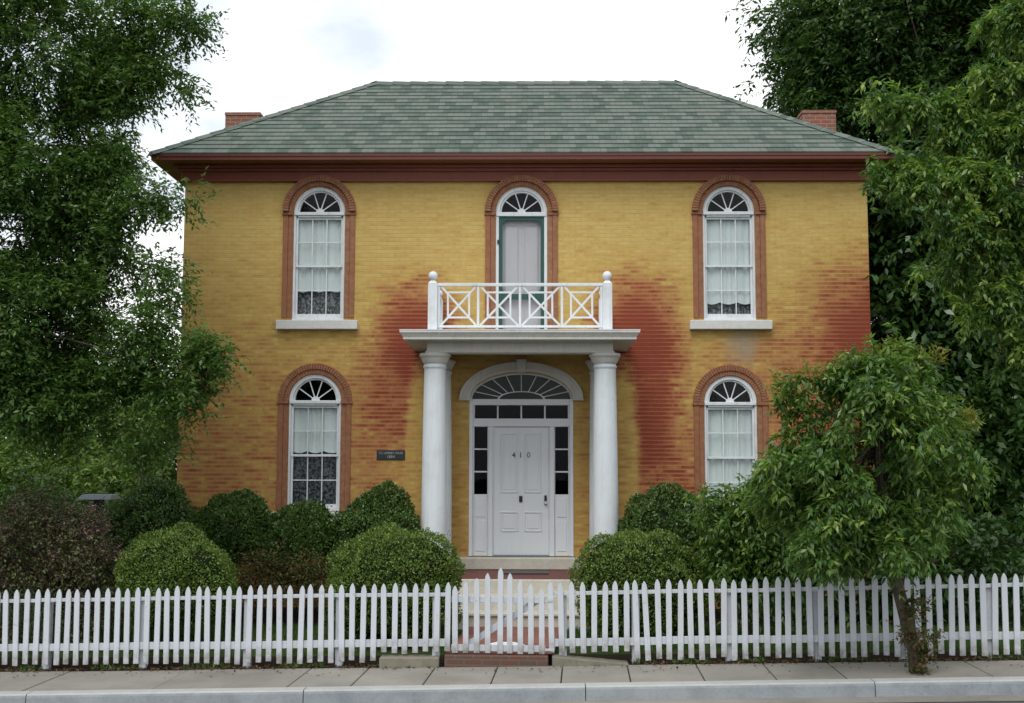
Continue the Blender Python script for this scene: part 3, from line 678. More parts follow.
# balcony door above the porch
cx, zsp, z0 = .01, 5.98, 3.79
fr = MB()
for s_ in (-1, 1):
    a, b = sorted((cx+s_*.438, cx+s_*.385)); fr.box(a, b, .012, .10, z0, zsp)
fr.ring(cx, zsp, .438, .372, .012, .10, n=36); fr.ring(cx, zsp, .371, .340, .035, .10, n=36)
fr.box(cx-.43, cx+.43, -.005, .10, zsp-.07, zsp-.001)
bd = fr.build('balcony_door_frame', M['white'], house, bevel=.005)
mb = MB(); mb.prism([(cx+.372*math.cos(math.pi*k/24), zsp+.372*math.sin(math.pi*k/24)) for k in range(25)], .074, .0745); mb.build('fanlight_glass', M['glass'], bd)
fan(cx, zsp+.002, .35, .062, bd); surround(cx, z0, zsp, bd)
mb = MB(); ztop = zsp-.072
for s_ in (-1, 1):
    a, b = sorted((cx+s_*.383, cx+s_*.325)); mb.box(a, b, .03, .065, z0, ztop)
mb.box(cx-.325, cx+.325, .03, .065, ztop-.065, ztop); mb.box(cx-.325, cx+.325, .03, .065, 4.49, 4.58); mb.box(cx-.325, cx+.325, .03, .065, z0, z0+.12)
def bracket(mb, x, z, sx, sz, q=.13):   # concave corner bracket
    pts = [(x, z)]+[(x+sx*(q-q*math.cos(a)*1.0), z+sz*(q-q*math.sin(a))) for a in [math.pi/2*k/6 for k in range(7)]]
    pts = [(x, z), (x+sx*q, z)]+[(x+sx*(q-q*math.sin(a)), z+sz*(q-q*math.cos(a))) for a in [math.pi/2*k/6 for k in range(1, 6)]]+[(x, z+sz*q)]
    mb.prism(pts, .032, .060)
for sx in (-1, 1):
    bracket(mb, cx-sx*.325, ztop-.065, sx, -1, .10); bracket(mb, cx-sx*.325, 4.58, sx, 1, .12); bracket(mb, cx-sx*.325, 4.49, sx, -1, .12); bracket(mb, cx-sx*.325, z0+.12, sx, 1, .12)
sdr = mb.build('screen_door', M['green'], bd, bevel=.003)
mb = MB(); mb.box(cx-.40, cx+.40, .12, .16, z0, ztop)
for sx in (-1, 1): mb.box(cx+sx*.17-.115, cx+sx*.17+.115, .112, .119, 4.55, ztop-.16); mb.box(cx+sx*.17-.10, cx+sx*.17+.10, .106, .1115, 4.57, ztop-.18); mb.box(cx+sx*.17-.115, cx+sx*.17+.115, .112, .119, 3.95, 4.35)
mb.build('door_leaf', M['greyp'], bd, bevel=.004)
mb = MB(); mb.box(cx-.41, cx-.385, -.01, .03, 5.43, 5.50); mb.build('hinge', M['black'], bd)

# front entrance
en = MB(); YD = .02
en.box(-.858, -.80, YD-.04, .16, .20, 2.80); en.box(.82, .878, YD-.04, .16, .20, 2.80)
en.box(-.80, .82, YD-.025, .16, 2.70, 2.80)          # bar under the fan
en.box(-.80, .82, YD-.012, .16, 2.34, 2.475)         # bar over the door
en.box(-.80, -.77, YD, .15, 2.475, 2.70); en.box(.79, .82, YD, .15, 2.475, 2.70)
for s_ in (-1, 1):
    c = .01
    a, b = sorted((c+s_*.455, c+s_*.475)); en.box(a, b, YD+.01, .16, .20, 2.34)
    a, b = sorted((c+s_*.475, c+s_*.55)); en.box(a, b, YD-.02, .16, .20, 2.34)
    a, b = sorted((c+s_*.55, c+s_*.565)); en.box(a, b, YD+.01, .15, .20, 2.34)
    a, b = sorted((c+s_*.785, c+s_*.81)); en.box(a, b, YD+.005, .15, .20, 2.34)
    a, b = sorted((c+s_*.565, c+s_*.785)); en.box(a, b, YD+.02, .15, .20, 1.215)
    for zz0, zz1 in ((.28, .78), (.84, 1.15)):
        en.box(a+.03, b-.03, YD+.008, YD+.0195, zz0, zz1)
ent = en.build('entrance_frame', M['door'], house, bevel=.005)
mb = MB(); mb.ring(.01, 2.80, 1.01, .86, -.075, .05, n=48, ez=.60, ezi=.53); mb.ring(.01, 2.80, 1.035, .985, -.10, -.0755, n=48, ez=.60, ezi=.60); mb.ring(.01, 2.80, .915, .858, -.095, -.0755, n=48, ez=.555, ezi=.535)
for s_ in (-1, 1):
    a, b = sorted((.01+s_*.85, .01+s_*1.045)); mb.box(a, b, -.105, .04, 2.775, 2.80)
mb.prism([(-.055, 3.24), (.075, 3.24), (.095, 3.46), (-.075, 3.46)], -.13, -.02)
mb.build('arch_hood', M['porch'], ent, bevel=.005)
mb = MB(); mb.prism([(.01+.85*math.cos(math.pi*k/30), 2.80+.435*math.sin(math.pi*k/30)) for k in range(31)], .09, .095)
mb.add([(-.78, .09, 2.47), (.80, .09, 2.47), (.80, .09, 2.71), (-.78, .09, 2.71)], [(0, 1, 2, 3)])
for s_ in (-1, 1):
    a, b = sorted((.01+s_*.56, .01+s_*.79)); mb.add([(a, .075, 1.2), (b, .075, 1.2), (b, .075, 2.35), (a, .075, 2.35)], [(0, 1, 2, 3)])
mb.build('entrance_glass', M['glass'], ent)
mb = MB()
mb.ring(.01, 2.80, .86, .825, .03, .10, n=40, ez=.51, ezi=.50)
mb.ring(.01, 2.80, .40, .365, .05, .085, n=24, ez=.34, ezi=.33)
for k in range(1, 10):
    a = math.pi*k/10; mb.bar((.01+.38*math.cos(a), .07, 2.80+.13*math.sin(a)), (.01+.84*math.cos(a), .07, 2.80+.425*math.sin(a)), .013, .02)
mb.build('fan_tracery', M['white'], ent)
for k in (-1, 0, 1): mb = MB(); mb.box(.01+k*.395-.012, .01+k*.395+.012, .05, .088, 2.475, 2.70); mb.build('glazing_bar', M['white'], ent)
for s_ in (-1, 1):
    for k in (1, 2):
        z = 1.215+(2.34-1.215)*k/3; a, b = sorted((.01+s_*.565, .01+s_*.785)); mb = MB(); mb.box(a, b, .045, .072, z-.012, z+.012); mb.build('glazing_bar', M['white'], ent)
mb = MB(); mb.box(-.445, .465, .055, .10, .215, 2.335)
for sx in (-1, 1):
    for zz0, zz1 in ((1.24, 2.23), (.60, .93)):
        c = .01+sx*.195; w = .145
        for (a, b, c0, c1) in ((c-w, c-w+.022, zz0, zz1), (c+w-.022, c+w, zz0, zz1), (c-w+.022, c+w-.022, zz0, zz0+.022), (c-w+.022, c+w-.022, zz1-.022, zz1)): mb.box(a, b, .040, .0545, c0, c1)
        mb.box(c-w+.05, c+w-.05, .046, .0545, zz0+.05, zz1-.05)
fd = mb.build('front_door', M['door'], house, bevel=.004)
mb = MB(); mb.box(-.025, .03, .030, .0545, 1.09, 1.19); mb.box(-.015, .02, .015, .030, 1.11, 1.14); mb.build('knocker', M['black'], fd, bevel=.004)
mb = MB(); mb.box(.395, .435, .035, .0545, 1.04, 1.20); mb.lathe((.415, .02, 1.155), [(.004, -.02), (.018, -.012), (.02, 0), (.014, .014), (.003, .02)], 12)
mb.build('lock_plate', M['black'], fd, bevel=.003)
mb = MB(); mb.lathe((.415, .0, 1.075), [(.003, -.028), (.022, -.018), (.028, 0), (.022, .018), (.003, .028)], 14); mb.tube([(.415, .0, 1.075), (.415, .04, 1.075)], [.01, .01]); mb.build('door_knob', M['sill'], fd)
mb = MB(); mb.box(-.44, .46, -.03, .15, .192, .213); mb.build('door_saddle', M['slate'], ent, bevel=.004)
def text(name, s_, size, loc, mat, parent, depth=.004, sx=1.0):
    cu = bpy.data.curves.new(name, 'FONT'); cu.body = s_; cu.size = size; cu.extrude = depth; cu.align_x = 'CENTER'; cu.align_y = 'CENTER'; cu.offset = .0012 if size > .1 else .0
    o = bpy.data.objects.new('tmp', cu); COL.objects.link(o)
    me = bpy.data.meshes.new_from_object(o.evaluated_get(bpy.context.evaluated_depsgraph_get())); bpy.data.objects.remove(o)
    me.transform(Matrix.Translation(loc) @ Matrix.Rotation(R(90), 4, 'X') @ Matrix.Scale(sx, 4, (1, 0, 0)))
    me.materials.clear(); me.materials.append(mat); q = bpy.data.objects.new(name, me); COL.objects.link(q); put(q, parent); return q
for ch_, x in (('4', -.115), ('1', .0), ('0', .135)): text('house_number', ch_, .125, (x, .050, 1.865), M['num'], fd)

# porch: floor, steps, columns, entablature
mb = MB(); mb.box(-1.04, 1.06, -.27, .04, .003, .188); mb.build('door_step', M['stone'], house, bevel=.01)
mb = MB(); mb.box(-1.72, 1.72, -1.78, -.001, -.09, .0); pfl = mb.build('porch_floor', M['pfloor'], house, bevel=.01)
mb = MB(); mb.box(-1.68, 1.68, -1.74, -.002, -.85, -.092); mb.build('porch_plinth', M['stone'], house)
mb = MB(); mb.box(-1.05, .98, -1.83, -1.742, -.85, -.012); mb.box(-1.05, .98, -2.15, -1.832, -.85, -.215); mb.box(-1.12, 1.03, -2.50, -2.152, -.85, -.425)
mb.box(-1.12, 1.03, -2.535, -2.502, -.475, -.425)
mb.build('porch_steps', M['stone'], house, bevel=.012)
mb = MB(); mb.box(-.35, .45, -1.1, -.6, .003, .018); mb.build('doormat', M['plq'], house)
def column(x, y, half=False):
    prof = [(.25, 0), (.25, .05), (.235, .06), (.24, .09), (.225, .12), (.20, .14), (.197, .16), (.196, .6), (.194, 1.2), (.188, 1.9), (.179, 2.6), (.170, 3.17),
            (.170, 3.19), (.185, 3.20), (.185, 3.235), (.172, 3.24), (.172, 3.262)]
    mb = MB(); mb.lathe((x, y, .001), prof, 40); c = mb.build('column', M['column'], house)
    mb = MB(); mb.lathe((x, y, .001), [(.178, 3.263), (.190, 3.285), (.215, 3.33), (.225, 3.365), (.236, 3.37), (.245, 3.38), (.245, 3.415), (.236, 3.425)], 40); mb.build('capital', M['porch'], c)
    mb = MB(); mb.box(x-.27, x+.27, y-.27, y+.27, -.0, .05) if not half else mb.box(x-.25, x+.25, y-.20, y+.19, .0005, .05); mb.build('plinth', M['stone'], c, bevel=.008)
for x in (-1.322, 1.322): column(x, -1.44)
for x in (-1.322, 1.322): column(x, -.26, True)
mb = MB()      # beams
mb.box(-1.44, 1.44, -1.60, -1.30, 3.428, 3.58); mb.box(-1.44, -1.20, -1.298, -.001, 3.428, 3.58); mb.box(1.20, 1.44, -1.298, -.001, 3.428, 3.58)
mb.box(-1.46, 1.46, -1.62, -1.601, 3.428, 3.455)
mb.box(-1.199, 1.199, -1.299, -.001, 3.56, 3.579)
ptr = mb.build('porch_entablature', M['porch'], house, bevel=.005)
def pyr(mb, d0, z0, d1, z1):       # mitred moulding course round three sides of the porch roof
    def q(d, z): return [(-1.44-d, -.002, z), (-1.44-d, -1.60-d, z), (1.44+d, -1.60-d, z), (1.44+d, -.002, z)]
    a, b = q(d0, z0), q(d1, z1); mb.add(a+b, [(0, 1, 5, 4), (1, 2, 6, 5), (2, 3, 7, 6), (0, 3, 2, 1), (4, 5, 6, 7), (0, 4, 7, 3)])
mb = MB(); pyr(mb, .02, 3.581, .05, 3.60); pyr(mb, .335, 3.601, .335, 3.635); pyr(mb, .335, 3.636, .375, 3.70); pyr(mb, .385, 3.701, .385, 3.735)
mb.build('porch_cornice', M['porch'], house)
mb = MB(); pyr(mb, .39, 3.736, .39, 3.748); pyr(mb, -.05, 3.749, -.1, 3.78); mb.build('porch_roof', M['white'], house)

# balcony railing
brl = MB(); yb = -1.44; zb0, zb1 = 3.835, 4.49
brl.box(-1.30, 1.30, yb-.03, yb+.03, zb1-.0, zb1+.045); brl.box(-1.30, 1.30, yb-.022, yb+.022, zb0, zb0+.035)
rail = brl.build('balcony_railing', M['white'], house, bevel=.004)
def bay(mb, x0, x1, y):
    z0_, z1_ = zb0+.036, zb1-.001
    ix0, ix1 = x0+(x1-x0)*.215, x1-(x1-x0)*.215; iz0, iz1 = z0_+(z1_-z0_)*.20, z1_-(z1_-z0_)*.16
    mb.bar((x0+.012, y, z0_), (x1-.012, y, z1_), .032, .028); mb.bar((x0+.012, y+.001, z1_), (x1-.012, y+.001, z0_), .032, .026)
    mb.box(ix0-.015, ix1+.015, y-.0155, y+.0155, iz0-.014, iz0+.014); mb.box(ix0-.015, ix1+.015, y-.0155, y+.0155, iz1-.014, iz1+.014)
    mb.box(ix0-.017, ix0+.013, y-.0175, y+.0175, iz0+.015, iz1-.015); mb.box(ix1-.013, ix1+.017, y-.0175, y+.0175, iz0+.015, iz1-.015)
xs_ = [-1.27, -.655, .0, .655, 1.27]
for i in range(4):
    mb = MB(); bay(mb, xs_[i]+.02, xs_[i+1]-.02, yb); mb.build('lattice_panel', M['white'], rail, bevel=.002)
for x in [-1.272]+xs_[1:4]+[1.272]:
    mb = MB(); mb.box(x-.019, x+.019, yb-.02, yb+.02, zb0+.036, zb1-.001); mb.build('baluster', M['white'], rail, bevel=.002)
for sx in (-1, 1):
    x = sx*1.365
    mb = MB(); mb.box(x-.03, x+.03, -1.36, -.2, zb1, zb1+.045); mb.box(x-.022, x+.022, -1.36, -.2, zb0, zb0+.035)
    z0_, z1_ = zb0+.036, zb1-.001
    for (a, b) in ((-1.34, -.79), (-.77, -.22)):
        mb.bar((x, a, z0_), (x, b, z1_), .028, .03, up=(1, 0, 0)); mb.bar((x+.001, a, z1_), (x+.001, b, z0_), .028, .03, up=(1, 0, 0))
    mb.box(x-.02, x+.02, -.80, -.76, z0_, z1_)
    mb.build('side_railing', M['white'], rail, bevel=.003)
    for (y, w, h) in ((yb, .073, 4.575), (-.13, .06, 4.50)):
        mb = MB(); mb.box(x-w, x+w, y-w, y+w, 3.782, h-.05); mb.add([(x-w, y-w, h-.0499), (x+w, y-w, h-.0499), (x+w, y+w, h-.0499), (x-w, y+w, h-.0499), (x-w*.5, y-w*.5, h), (x+w*.5, y-w*.5, h), (x+w*.5, y+w*.5, h), (x-w*.5, y+w*.5, h)], [(0, 1, 5, 4), (1, 2, 6, 5), (2, 3, 7, 6), (3, 0, 4, 7), (4, 5, 6, 7)])
        q = mb.build('post', M['white'], rail, bevel=.006)
        mb = MB(); r_ = w; mb.lathe((x, y, h), [(.03, 0), (.034, .012)]+[(r_*math.sin(a), .012+r_-.006-(r_)*math.cos(a)) for a in [R(d) for d in range(25, 180, 17)]]+[(.002, .006+2*r_)], 20); mb.build('finial', M['white'], rail)

# wall plaque
pl = MB(); pl.box(-2.40, -1.93, -.022, -.002, 1.785, 1.945); pq = pl.build('wall_plaque', M['plq'], None, bevel=.004)
tag(pq, 'small black rectangular name plaque on the brick wall left of the porch columns', 'plaque')
text('lettering', 'T.C. LAMBERT HOUSE', .052, (-2.165, -.0235, 1.895), M['plt'], pq, .0012, .80)
text('lettering', '1854', .066, (-2.165, -.0235, 1.833), M['plt'], pq, .0012)

# ---------------------------------------------------------------- picket fence and gate
PK = {}
def picket_obj(parent, x, h, ztop, w=.066, tilt=0, dy=0, loc_mat=M['picket']):
    """one picket; x along the fence, top at ztop, h tall"""
    y = yF(x)+dy; key = (round(h, 2), round(w, 3))
    if key not in PK:
        ph = .085; pts = [(-w/2, 0), (w/2, 0), (w/2, h-ph), (w/2*.86, h-ph*.62), (w/2*.45, h-ph*.22), (0, h), (-w/2*.45, h-ph*.22), (-w/2*.86, h-ph*.62), (-w/2, h-ph)]
        mb = MB(); mb.prism(pts, -.011, .011); o = mb.build('picket', loc_mat, None, bevel=.002); PK[key] = o.data; o.location = (0, 0, 0)
        bpy.data.objects.remove(o)
    o = bpy.data.objects.new('picket', PK[key]); COL.objects.link(o)
    o.parent = parent; o.location = Vector((x, y-.02, ztop-h))-wloc(parent); o.rotation_euler = (rng.normal(0, .006), tilt, -math.atan(.079))
    b = o.modifiers.new('bevel', 'BEVEL'); b.width = .002; b.segments = 1; b.limit_method = 'ANGLE'
    return o
def ztop(x): return .126+.0272*(x+6.4) if x < 0 else .285+.0302*x
def fpx(px): return at(px, 620, -5.4-.079*((px-521)/81.0))[0]
def fence(x0, x1, xp, xpost, short, label, lname, skip=()):
    root = empty('picket_fence', (x0, yF(x0), zs(x0)), label, 'fence')
    for x in xp:
        h = .93; zt = ztop(x)+rng.normal(0, .006)
        if short(x): h = .83
        picket_obj(root, x, h+round(rng.choice([-.01, 0, .01]), 2), zt, tilt=rng.normal(0, .014))
    for dz0, dz1 in ((-.165, -.122), (-.76, -.672)):
        mb = MB(); segs = np.linspace(x0, x1, max(2, int((x1-x0)/1.22)+1)); 
        for a, b in zip(segs[:-1], segs[1:]):
            s1, s2 = rng.normal(0, .004, 2)
            vs = [(x, yF(x)+yy, ztop(x)+dz+s_) for x, s_ in ((a, s1), (b-.003, s2)) for yy in (-.008, .03) for dz in (dz0, dz1)]
            mb.add(vs, [(0, 1, 3, 2), (4, 6, 7, 5), (0, 4, 5, 1), (2, 3, 7, 6), (0, 2, 6, 4), (1, 5, 7, 3)])
        mb.build('rail', M['fencew'], root, bevel=.003)
    for x in xpost:
        y = yF(x)+.075; mb = MB(); mb.box(x-.045, x+.045, y-.043, y+.045, zs(x)-.2, ztop(x)-.17); mb.build('post', M['fencew'], root, bevel=.004)
    return root
pl_px = [22,53,83,113,145,177,205,235,265,295,326,356,386,416,445,476,506,536,567,598,628,658,690,719,752,783,813,845,876,907,937,969,1000]
lx = [fpx(p*.332) for p in pl_px]+[fpx(340+p*.332) for p in (8,38,70,102,134,166,196,228,259,291)]+[fpx(447.6)]
lx = [lx[0]-.129*k for k in range(6, 0, -1)]+lx
rx_ = [fpx(340+p*.332) for p in (638,668,700,733,765,797,830,863,895,927,960,990)]+[fpx(680+p*.336) for p in (0,32,64,97,129,160,192,224,258,290,320,352,386,418,449,482,514,545,580,611,644,678,709,741,774,806,838,870,903,935,968,1001)]
rx_ = rx_+[rx_[-1]+.134*k for k in range(1, 8)]
fence(lx[0]-.08, lx[-1]+.03, lx, [fpx(p) for p in (-55, 46, 143, 247, 339)]+[fpx(436)], lambda x: -1.62 < x, 'white painted picket fence along the pavement to the left of the gate', '')
fence(rx_[0]-.03, rx_[-1]+.08, rx_, [fpx(p) for p in (563, 636, 730, 818, 905, 991)]+[7.0], lambda x: x < 1.36, 'white picket fence right of the gate, passing behind the young street tree', '')
gate = empty('garden_gate', (-.83, yF(-.83), -.56), 'white picket gate with pickets rising to a peak in front of the brick path', 'gate')
gp = [(455.4, 585.5), (466, 581.5), (477, 578), (488, 573), (500.4, 567.5), (509.8, 573), (520.5, 579.5), (531, 583.5), (541.8, 588)]
for px, py in gp:
    p = at(px, py, yF(fpx(px))-.02); zb = -.555
    picket_obj(gate, p[0], round(p[2]-zb, 2), p[2], tilt=.0+rng.normal(0, .003))
gx0, gx1 = fpx(451.5), fpx(545.5)
for z0_, z1_, nm in ((.04, .115, 'rail'), (-.535, -.46, 'rail')):
    mb = MB(); vs = [(x, yF(x)+yy, z) for x in (gx0, gx1) for yy in (-.008, .022) for z in (z0_, z1_)]
    mb.add(vs, [(0, 1, 3, 2), (4, 6, 7, 5), (0, 4, 5, 1), (2, 3, 7, 6), (0, 2, 6, 4), (1, 5, 7, 3)]); mb.build(nm, M['fencew'], gate, bevel=.003)
a, b = fpx(466), fpx(538)
mb = MB(); mb.bar((a, yF(a)+.036, -.48), (b, yF(b)+.036, .07), .075, .022); mb.build('brace', M['fencew'], gate, bevel=.003)
mb = MB(); 
for z in (.078, -.50): mb.box(gx1-.01, gx1+.10, yF(gx1)-.045, yF(gx1)-.038, z-.014, z+.014)
mb.build('hinge', M['fencew'], gate)

# gate steps and low walls
mb = MB(); xa, xb = -.86, .38
mb.add([(xa, yF(xa)-.12, -.80), (xb, yF(xb)-.12, -.80), (xb, yF(xb)+.2, -.80), (xa, yF(xa)+.2, -.80), (xa, yF(xa)-.12, -.573), (xb, yF(xb)-.12, -.566), (xb, yF(xb)+.2, -.566), (xa, yF(xa)+.2, -.573)],
       [(0, 1, 5, 4), (1, 2, 6, 5), (2, 3, 7, 6), (3, 0, 4, 7), (4, 5, 6, 7)])
stp = mb.build('brick_step', M['stepb'], None, bevel=.01); tag(stp, 'low worn red brick step at the foot of the white gate', 'step')
def blk(pxs, ztops, label, d0=-.13, d1=.12):
    x0, x1 = fpx(pxs[0]), fpx(pxs[1]); mb = MB()
    q = [(x0, d0, -.85), (x1, d0, -.85), (x1, d1, -.85), (x0, d1, -.85), (x0, d0, ztops[0]), (x1, d0, ztops[1]), (x1, d1, ztops[1]), (x0, d1, ztops[0])]
    mb.add([(a, yF(a)+b, c) for a, b, c in q], [(0, 1, 5, 4), (1, 2, 6, 5), (2, 3, 7, 6), (3, 0, 4, 7), (4, 5, 6, 7)])
    tag(mb.build('concrete_block', M['block'], None, bevel=.012), label, 'block')
blk((381, 440), (-.612, -.600), 'low weathered concrete block under the fence left of the gate step')
blk((552, 628), (-.565, -.635), 'long wedge shaped weathered concrete block under the fence right of the gate step')
p = at(506, 639.8, -4.6)
mb = MB(); mb.add([(p[0]-.25, -4.55, -.578), (p[0]-.05, -4.72, -.580), (p[0]+.24, -4.6, -.577), (p[0]+.1, -4.38, -.576), (p[0]-.12, -4.36, -.577),
                   (p[0]-.25, -4.55, -.570), (p[0]-.05, -4.72, -.566), (p[0]+.24, -4.6, -.568), (p[0]+.1, -4.38, -.567), (p[0]-.12, -4.36, -.568)],
                  [(5, 6, 7, 8, 9), (0, 1, 6, 5), (1, 2, 7, 6), (2, 3, 8, 7), (3, 4, 9, 8), (4, 0, 5, 9)])
tag(mb.build('newspaper', M['paper']), 'folded white newspaper lying on the brick path behind the gate', 'newspaper')

# ---------------------------------------------------------------- vegetation
def ellip_points(n, c, r_, shell=.0, squash=True):
    d = nrm(rng.normal(size=(n, 3))); rad = (shell**3+(1-shell**3)*rng.random(n))**(1/3.)
    return np.array(c)+d*rad[:, None]*np.array(r_), d
def n3(P, sc, off=0): return np.array([noise.noise(Vector((p[0]*sc+off, p[1]*sc, p[2]*sc))) for p in P])

def globe(c, r_, mat, label, group, seed, leaf=(.036, .020), n=26000, bot=None, name='globe_shrub', lump=.13):
    """clipped round shrub: dense small leaves over a dark twiggy core"""
    c = np.array(c, float); r_ = np.array(r_, float); base = zg(c[0], c[1])
    root = empty(name, (c[0], c[1], base), label, 'shrub', group)
    d = nrm(rng.normal(size=(n, 3))); d = d[d[:, 2] > -.75]; n = len(d)
    lu = n3(d*r_*1.0, 2.6, seed)*lump*1.6+n3(d*r_, 7.0, seed+9)*lump*.75
    rad = (1+lu)*(1-np.abs(rng.normal(0, .045, n)))+(rng.random(n) < .05)*rng.random(n)**1.5*.13*(n3(d*r_, 4.0, seed+3) > 0)
    P = c+d*r_*rad[:, None]; hole = n3(d*r_, 3.1, seed+17); kp = (P[:, 2] > base+.02) & ((hole > -.42) | (rng.random(n) < .35)); P, d = P[kp], d[kp]; n = len(P)
    D = nrm(d*.7+rng.normal(0, .55, (n, 3))+np.array([0, 0, .25])); N = nrm(d+rng.normal(0, .5, (n, 3)))
    V, F = leaf_geo(P, D, N, rng.uniform(.7, 1.3, n)*leaf[0], rng.uniform(.8, 1.2, n)*leaf[1])
    npmesh('foliage', V, F, mat, root)
    mb = MB(); nu, nv = 28, 16; vs = []
    for j in range(nv+1):
        for i in range(nu):
            th = math.pi*(j/nv)*.80+.001; ph = 2*math.pi*i/nu; q = np.array([math.sin(th)*math.cos(ph), math.sin(th)*math.sin(ph), math.cos(th)])
            l_ = noise.noise(Vector(q*r_*2.6)+Vector((seed, 0, 0)))*lump*1.6
            p = c+q*r_*(.87+l_); p[2] = max(p[2], base-.02); vs.append(p)
    mb.add(vs, [(j*nu+i, (j+1)*nu+i, (j+1)*nu+(i+1) % nu, j*nu+(i+1) % nu) for j in range(nv) for i in range(nu)], smooth=True)
    mb.build('twig_mass', M['core'], root); return root

def sprays(lobes, per, twl, leaf, droop=.5, k=9, gap=(0, 0), spread=.8, cl=.22, out=.8, whorl=0, split=False):
    """drooping leafy twigs clustered through the volume of several lobes"""
    Ps, Ds, Ns, Ls, Ws, heads, Tp = [], [], [], [], [], [], []
    for (c, r_, dens) in lobes:
        r_ = np.array(r_, float); c = np.array(c, float)
        vol = np.prod(r_)**(2/3.); nc = max(3, int(per*dens*vol))
        C, dd = ellip_points(nc, c, r_, .35)
        if gap[0] and r_.max() > .45:
            keep = n3(C, gap[0], 3.3) > gap[1]; C, dd = C[keep], dd[keep]
        nt = 12
        T = np.repeat(C, nt, 0)+rng.normal(0, cl, (len(C)*nt, 3)); O_ = np.repeat(dd, nt, 0)
        dirn = nrm(O_*out+rng.normal(0, spread*.6, T.shape)+np.array([0, 0, -droop*.4]))
        heads.append(C); dd_z = O_[:, 2]+rng.normal(0, .25, len(O_))
        L_ = rng.uniform(.6, 1.3, len(T))*twl
        for j in range(k):
            s_ = (j+.5)/k; pos = T+dirn*(L_*s_)[:, None]+np.array([0, 0, -1.])*(droop*L_*s_*s_*.6)[:, None]
            sd_ = nrm(np.cross(dirn, [0, 0, 1.])+1e-6)*(1 if j % 2 else -1)
            D = nrm(dirn*.55+sd_*.75+rng.normal(0, .35, T.shape)+np.array([0, 0, -droop*.7]))
            N = nrm(np.array([0, 0, 1.])+rng.normal(0, .45, T.shape))
            Ps.append(pos); Ds.append(D); Ns.append(N); Ls.append(rng.uniform(.65, 1.25, len(T))*leaf[0]); Ws.append(rng.uniform(.75, 1.2, len(T))*leaf[1])
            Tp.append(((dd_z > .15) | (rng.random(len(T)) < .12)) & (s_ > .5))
            for w_ in range(whorl):
                Tp.append(Tp[-1]); D2 = nrm(D+rng.normal(0, .55, T.shape)); Ps.append(pos); Ds.append(D2); Ns.append(N); Ls.append(rng.uniform(.6, 1.1, len(T))*leaf[0]); Ws.append(rng.uniform(.75, 1.2, len(T))*leaf[1])
    A = [np.concatenate(q) for q in (Ps, Ds, Ns, Ls, Ws)]; tp = np.concatenate(Tp)
    if split:
        V, F = leaf_geo(*[q[~tp] for q in A]); V2, F2 = leaf_geo(*[q[tp] for q in A]); return (V, V2), (F, F2), np.concatenate(heads)
    V, F = leaf_geo(*A)
    return V, F, np.concatenate(heads)

def limbs(root, trunk, rads, heads, mat, nlimb, r0=.03, name='trunk', start=.4):
    mb = MB(); mb.tube(trunk, rads, 12); tr = mb.build(name, mat, root)
    idx = rng.choice(len(heads), min(nlimb, len(heads)), replace=False); mb = MB(); m = len(trunk)
    for i in idx:
        h = Vector(heads[i]); s_ = start+(1-start)*rng.random(); k = min(m-2, int(s_*(m-1))); f_ = s_*(m-1)-k
        a = Vector(trunk[k]).lerp(Vector(trunk[k+1]), f_); L_ = (h-a).length
        b = a.lerp(h, .35)+Vector((rng.normal(0, .06*L_), rng.normal(0, .06*L_), .10*L_)); c = a.lerp(h, .7)+Vector((rng.normal(0, .04*L_), rng.normal(0, .04*L_), .08*L_))
        q = r0*(.5+.6*min(1, L_/3)); mb.tube([a, b, c, h], [q, q*.7, q*.4, q*.12], 6)
    mb.build('branches', mat, root); return tr

def lobe_px(px, py, Y, rpx, rpy, ry, dens=1.0):
    p = at(px, py, Y); s_ = (Y-CAMPOS[1])/FPX
    return (p, (rpx*s_, ry, rpy*s_), dens)

G1, G2 = 'round light green shrubs near the fence', 'dark rounded shrubs along the house wall'
def gl(px, ptop, w, Y, squ, mat, label, group, seed, **kw):
    s_ = (Y-CAMPOS[1])/FPX; rx = w*s_/2; top = at(px, ptop, Y)
    rz = rx*squ; globe((top[0], Y, top[2]-rz), (rx, rx*.95, rz), mat, label, group, seed, **kw)
gl(179, 530, 114, -3.7, .92, M['hedge'], 'round light green clipped shrub nearest the pink flowered bush', G1, 1)
gl(396, 528, 134, -3.6, .88, M['hedge'], 'round light green clipped shrub immediately left of the gate path', G1, 21, n=32000)
gl(639, 530, 128, -3.6, .90, M['hedge'], 'round light green clipped shrub immediately right of the gate path', G1, 31, n=32000)
for px, pt, w, lab, sd_ in ((158, 487, 108, 'broad dark green shrub behind the leftmost light round shrub, at the house corner', 41),
                            (238, 492, 72, 'dark green upright shrub between the house corner and the lower left window', 51),
                            (300, 503, 74, 'dark green rounded shrub just below the lower left window', 61),
                            (379, 491, 88, 'dark green rounded shrub below the wall plaque', 71),
                            (665, 489, 100, 'dark green rounded shrub right of the porch under the lower right window', 81)):
    gl(px, pt, w, -1.35, 1.15, M['hedged'], lab, G2, sd_, n=20000, leaf=(.05, .028), lump=.16)

def tree(name, label, lobes, per, twl, leaf, mat, bark, trunk, rads, nlimb, cat='tree', group=None, extra=None, start=.4, r0=.03, tips=None, **kw):
    b = trunk[0]; root = empty(name, tuple(b), label, cat, group)
    if tips:
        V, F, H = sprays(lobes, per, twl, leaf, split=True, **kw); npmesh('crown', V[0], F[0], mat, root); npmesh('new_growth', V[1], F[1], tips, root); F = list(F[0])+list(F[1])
    else:
        V, F, H = sprays(lobes, per, twl, leaf, **kw); npmesh('crown', V, F, mat, root)
    limbs(root, trunk, rads, H, bark, nlimb, start=start, r0=r0)
    print(name, len(F)); return root

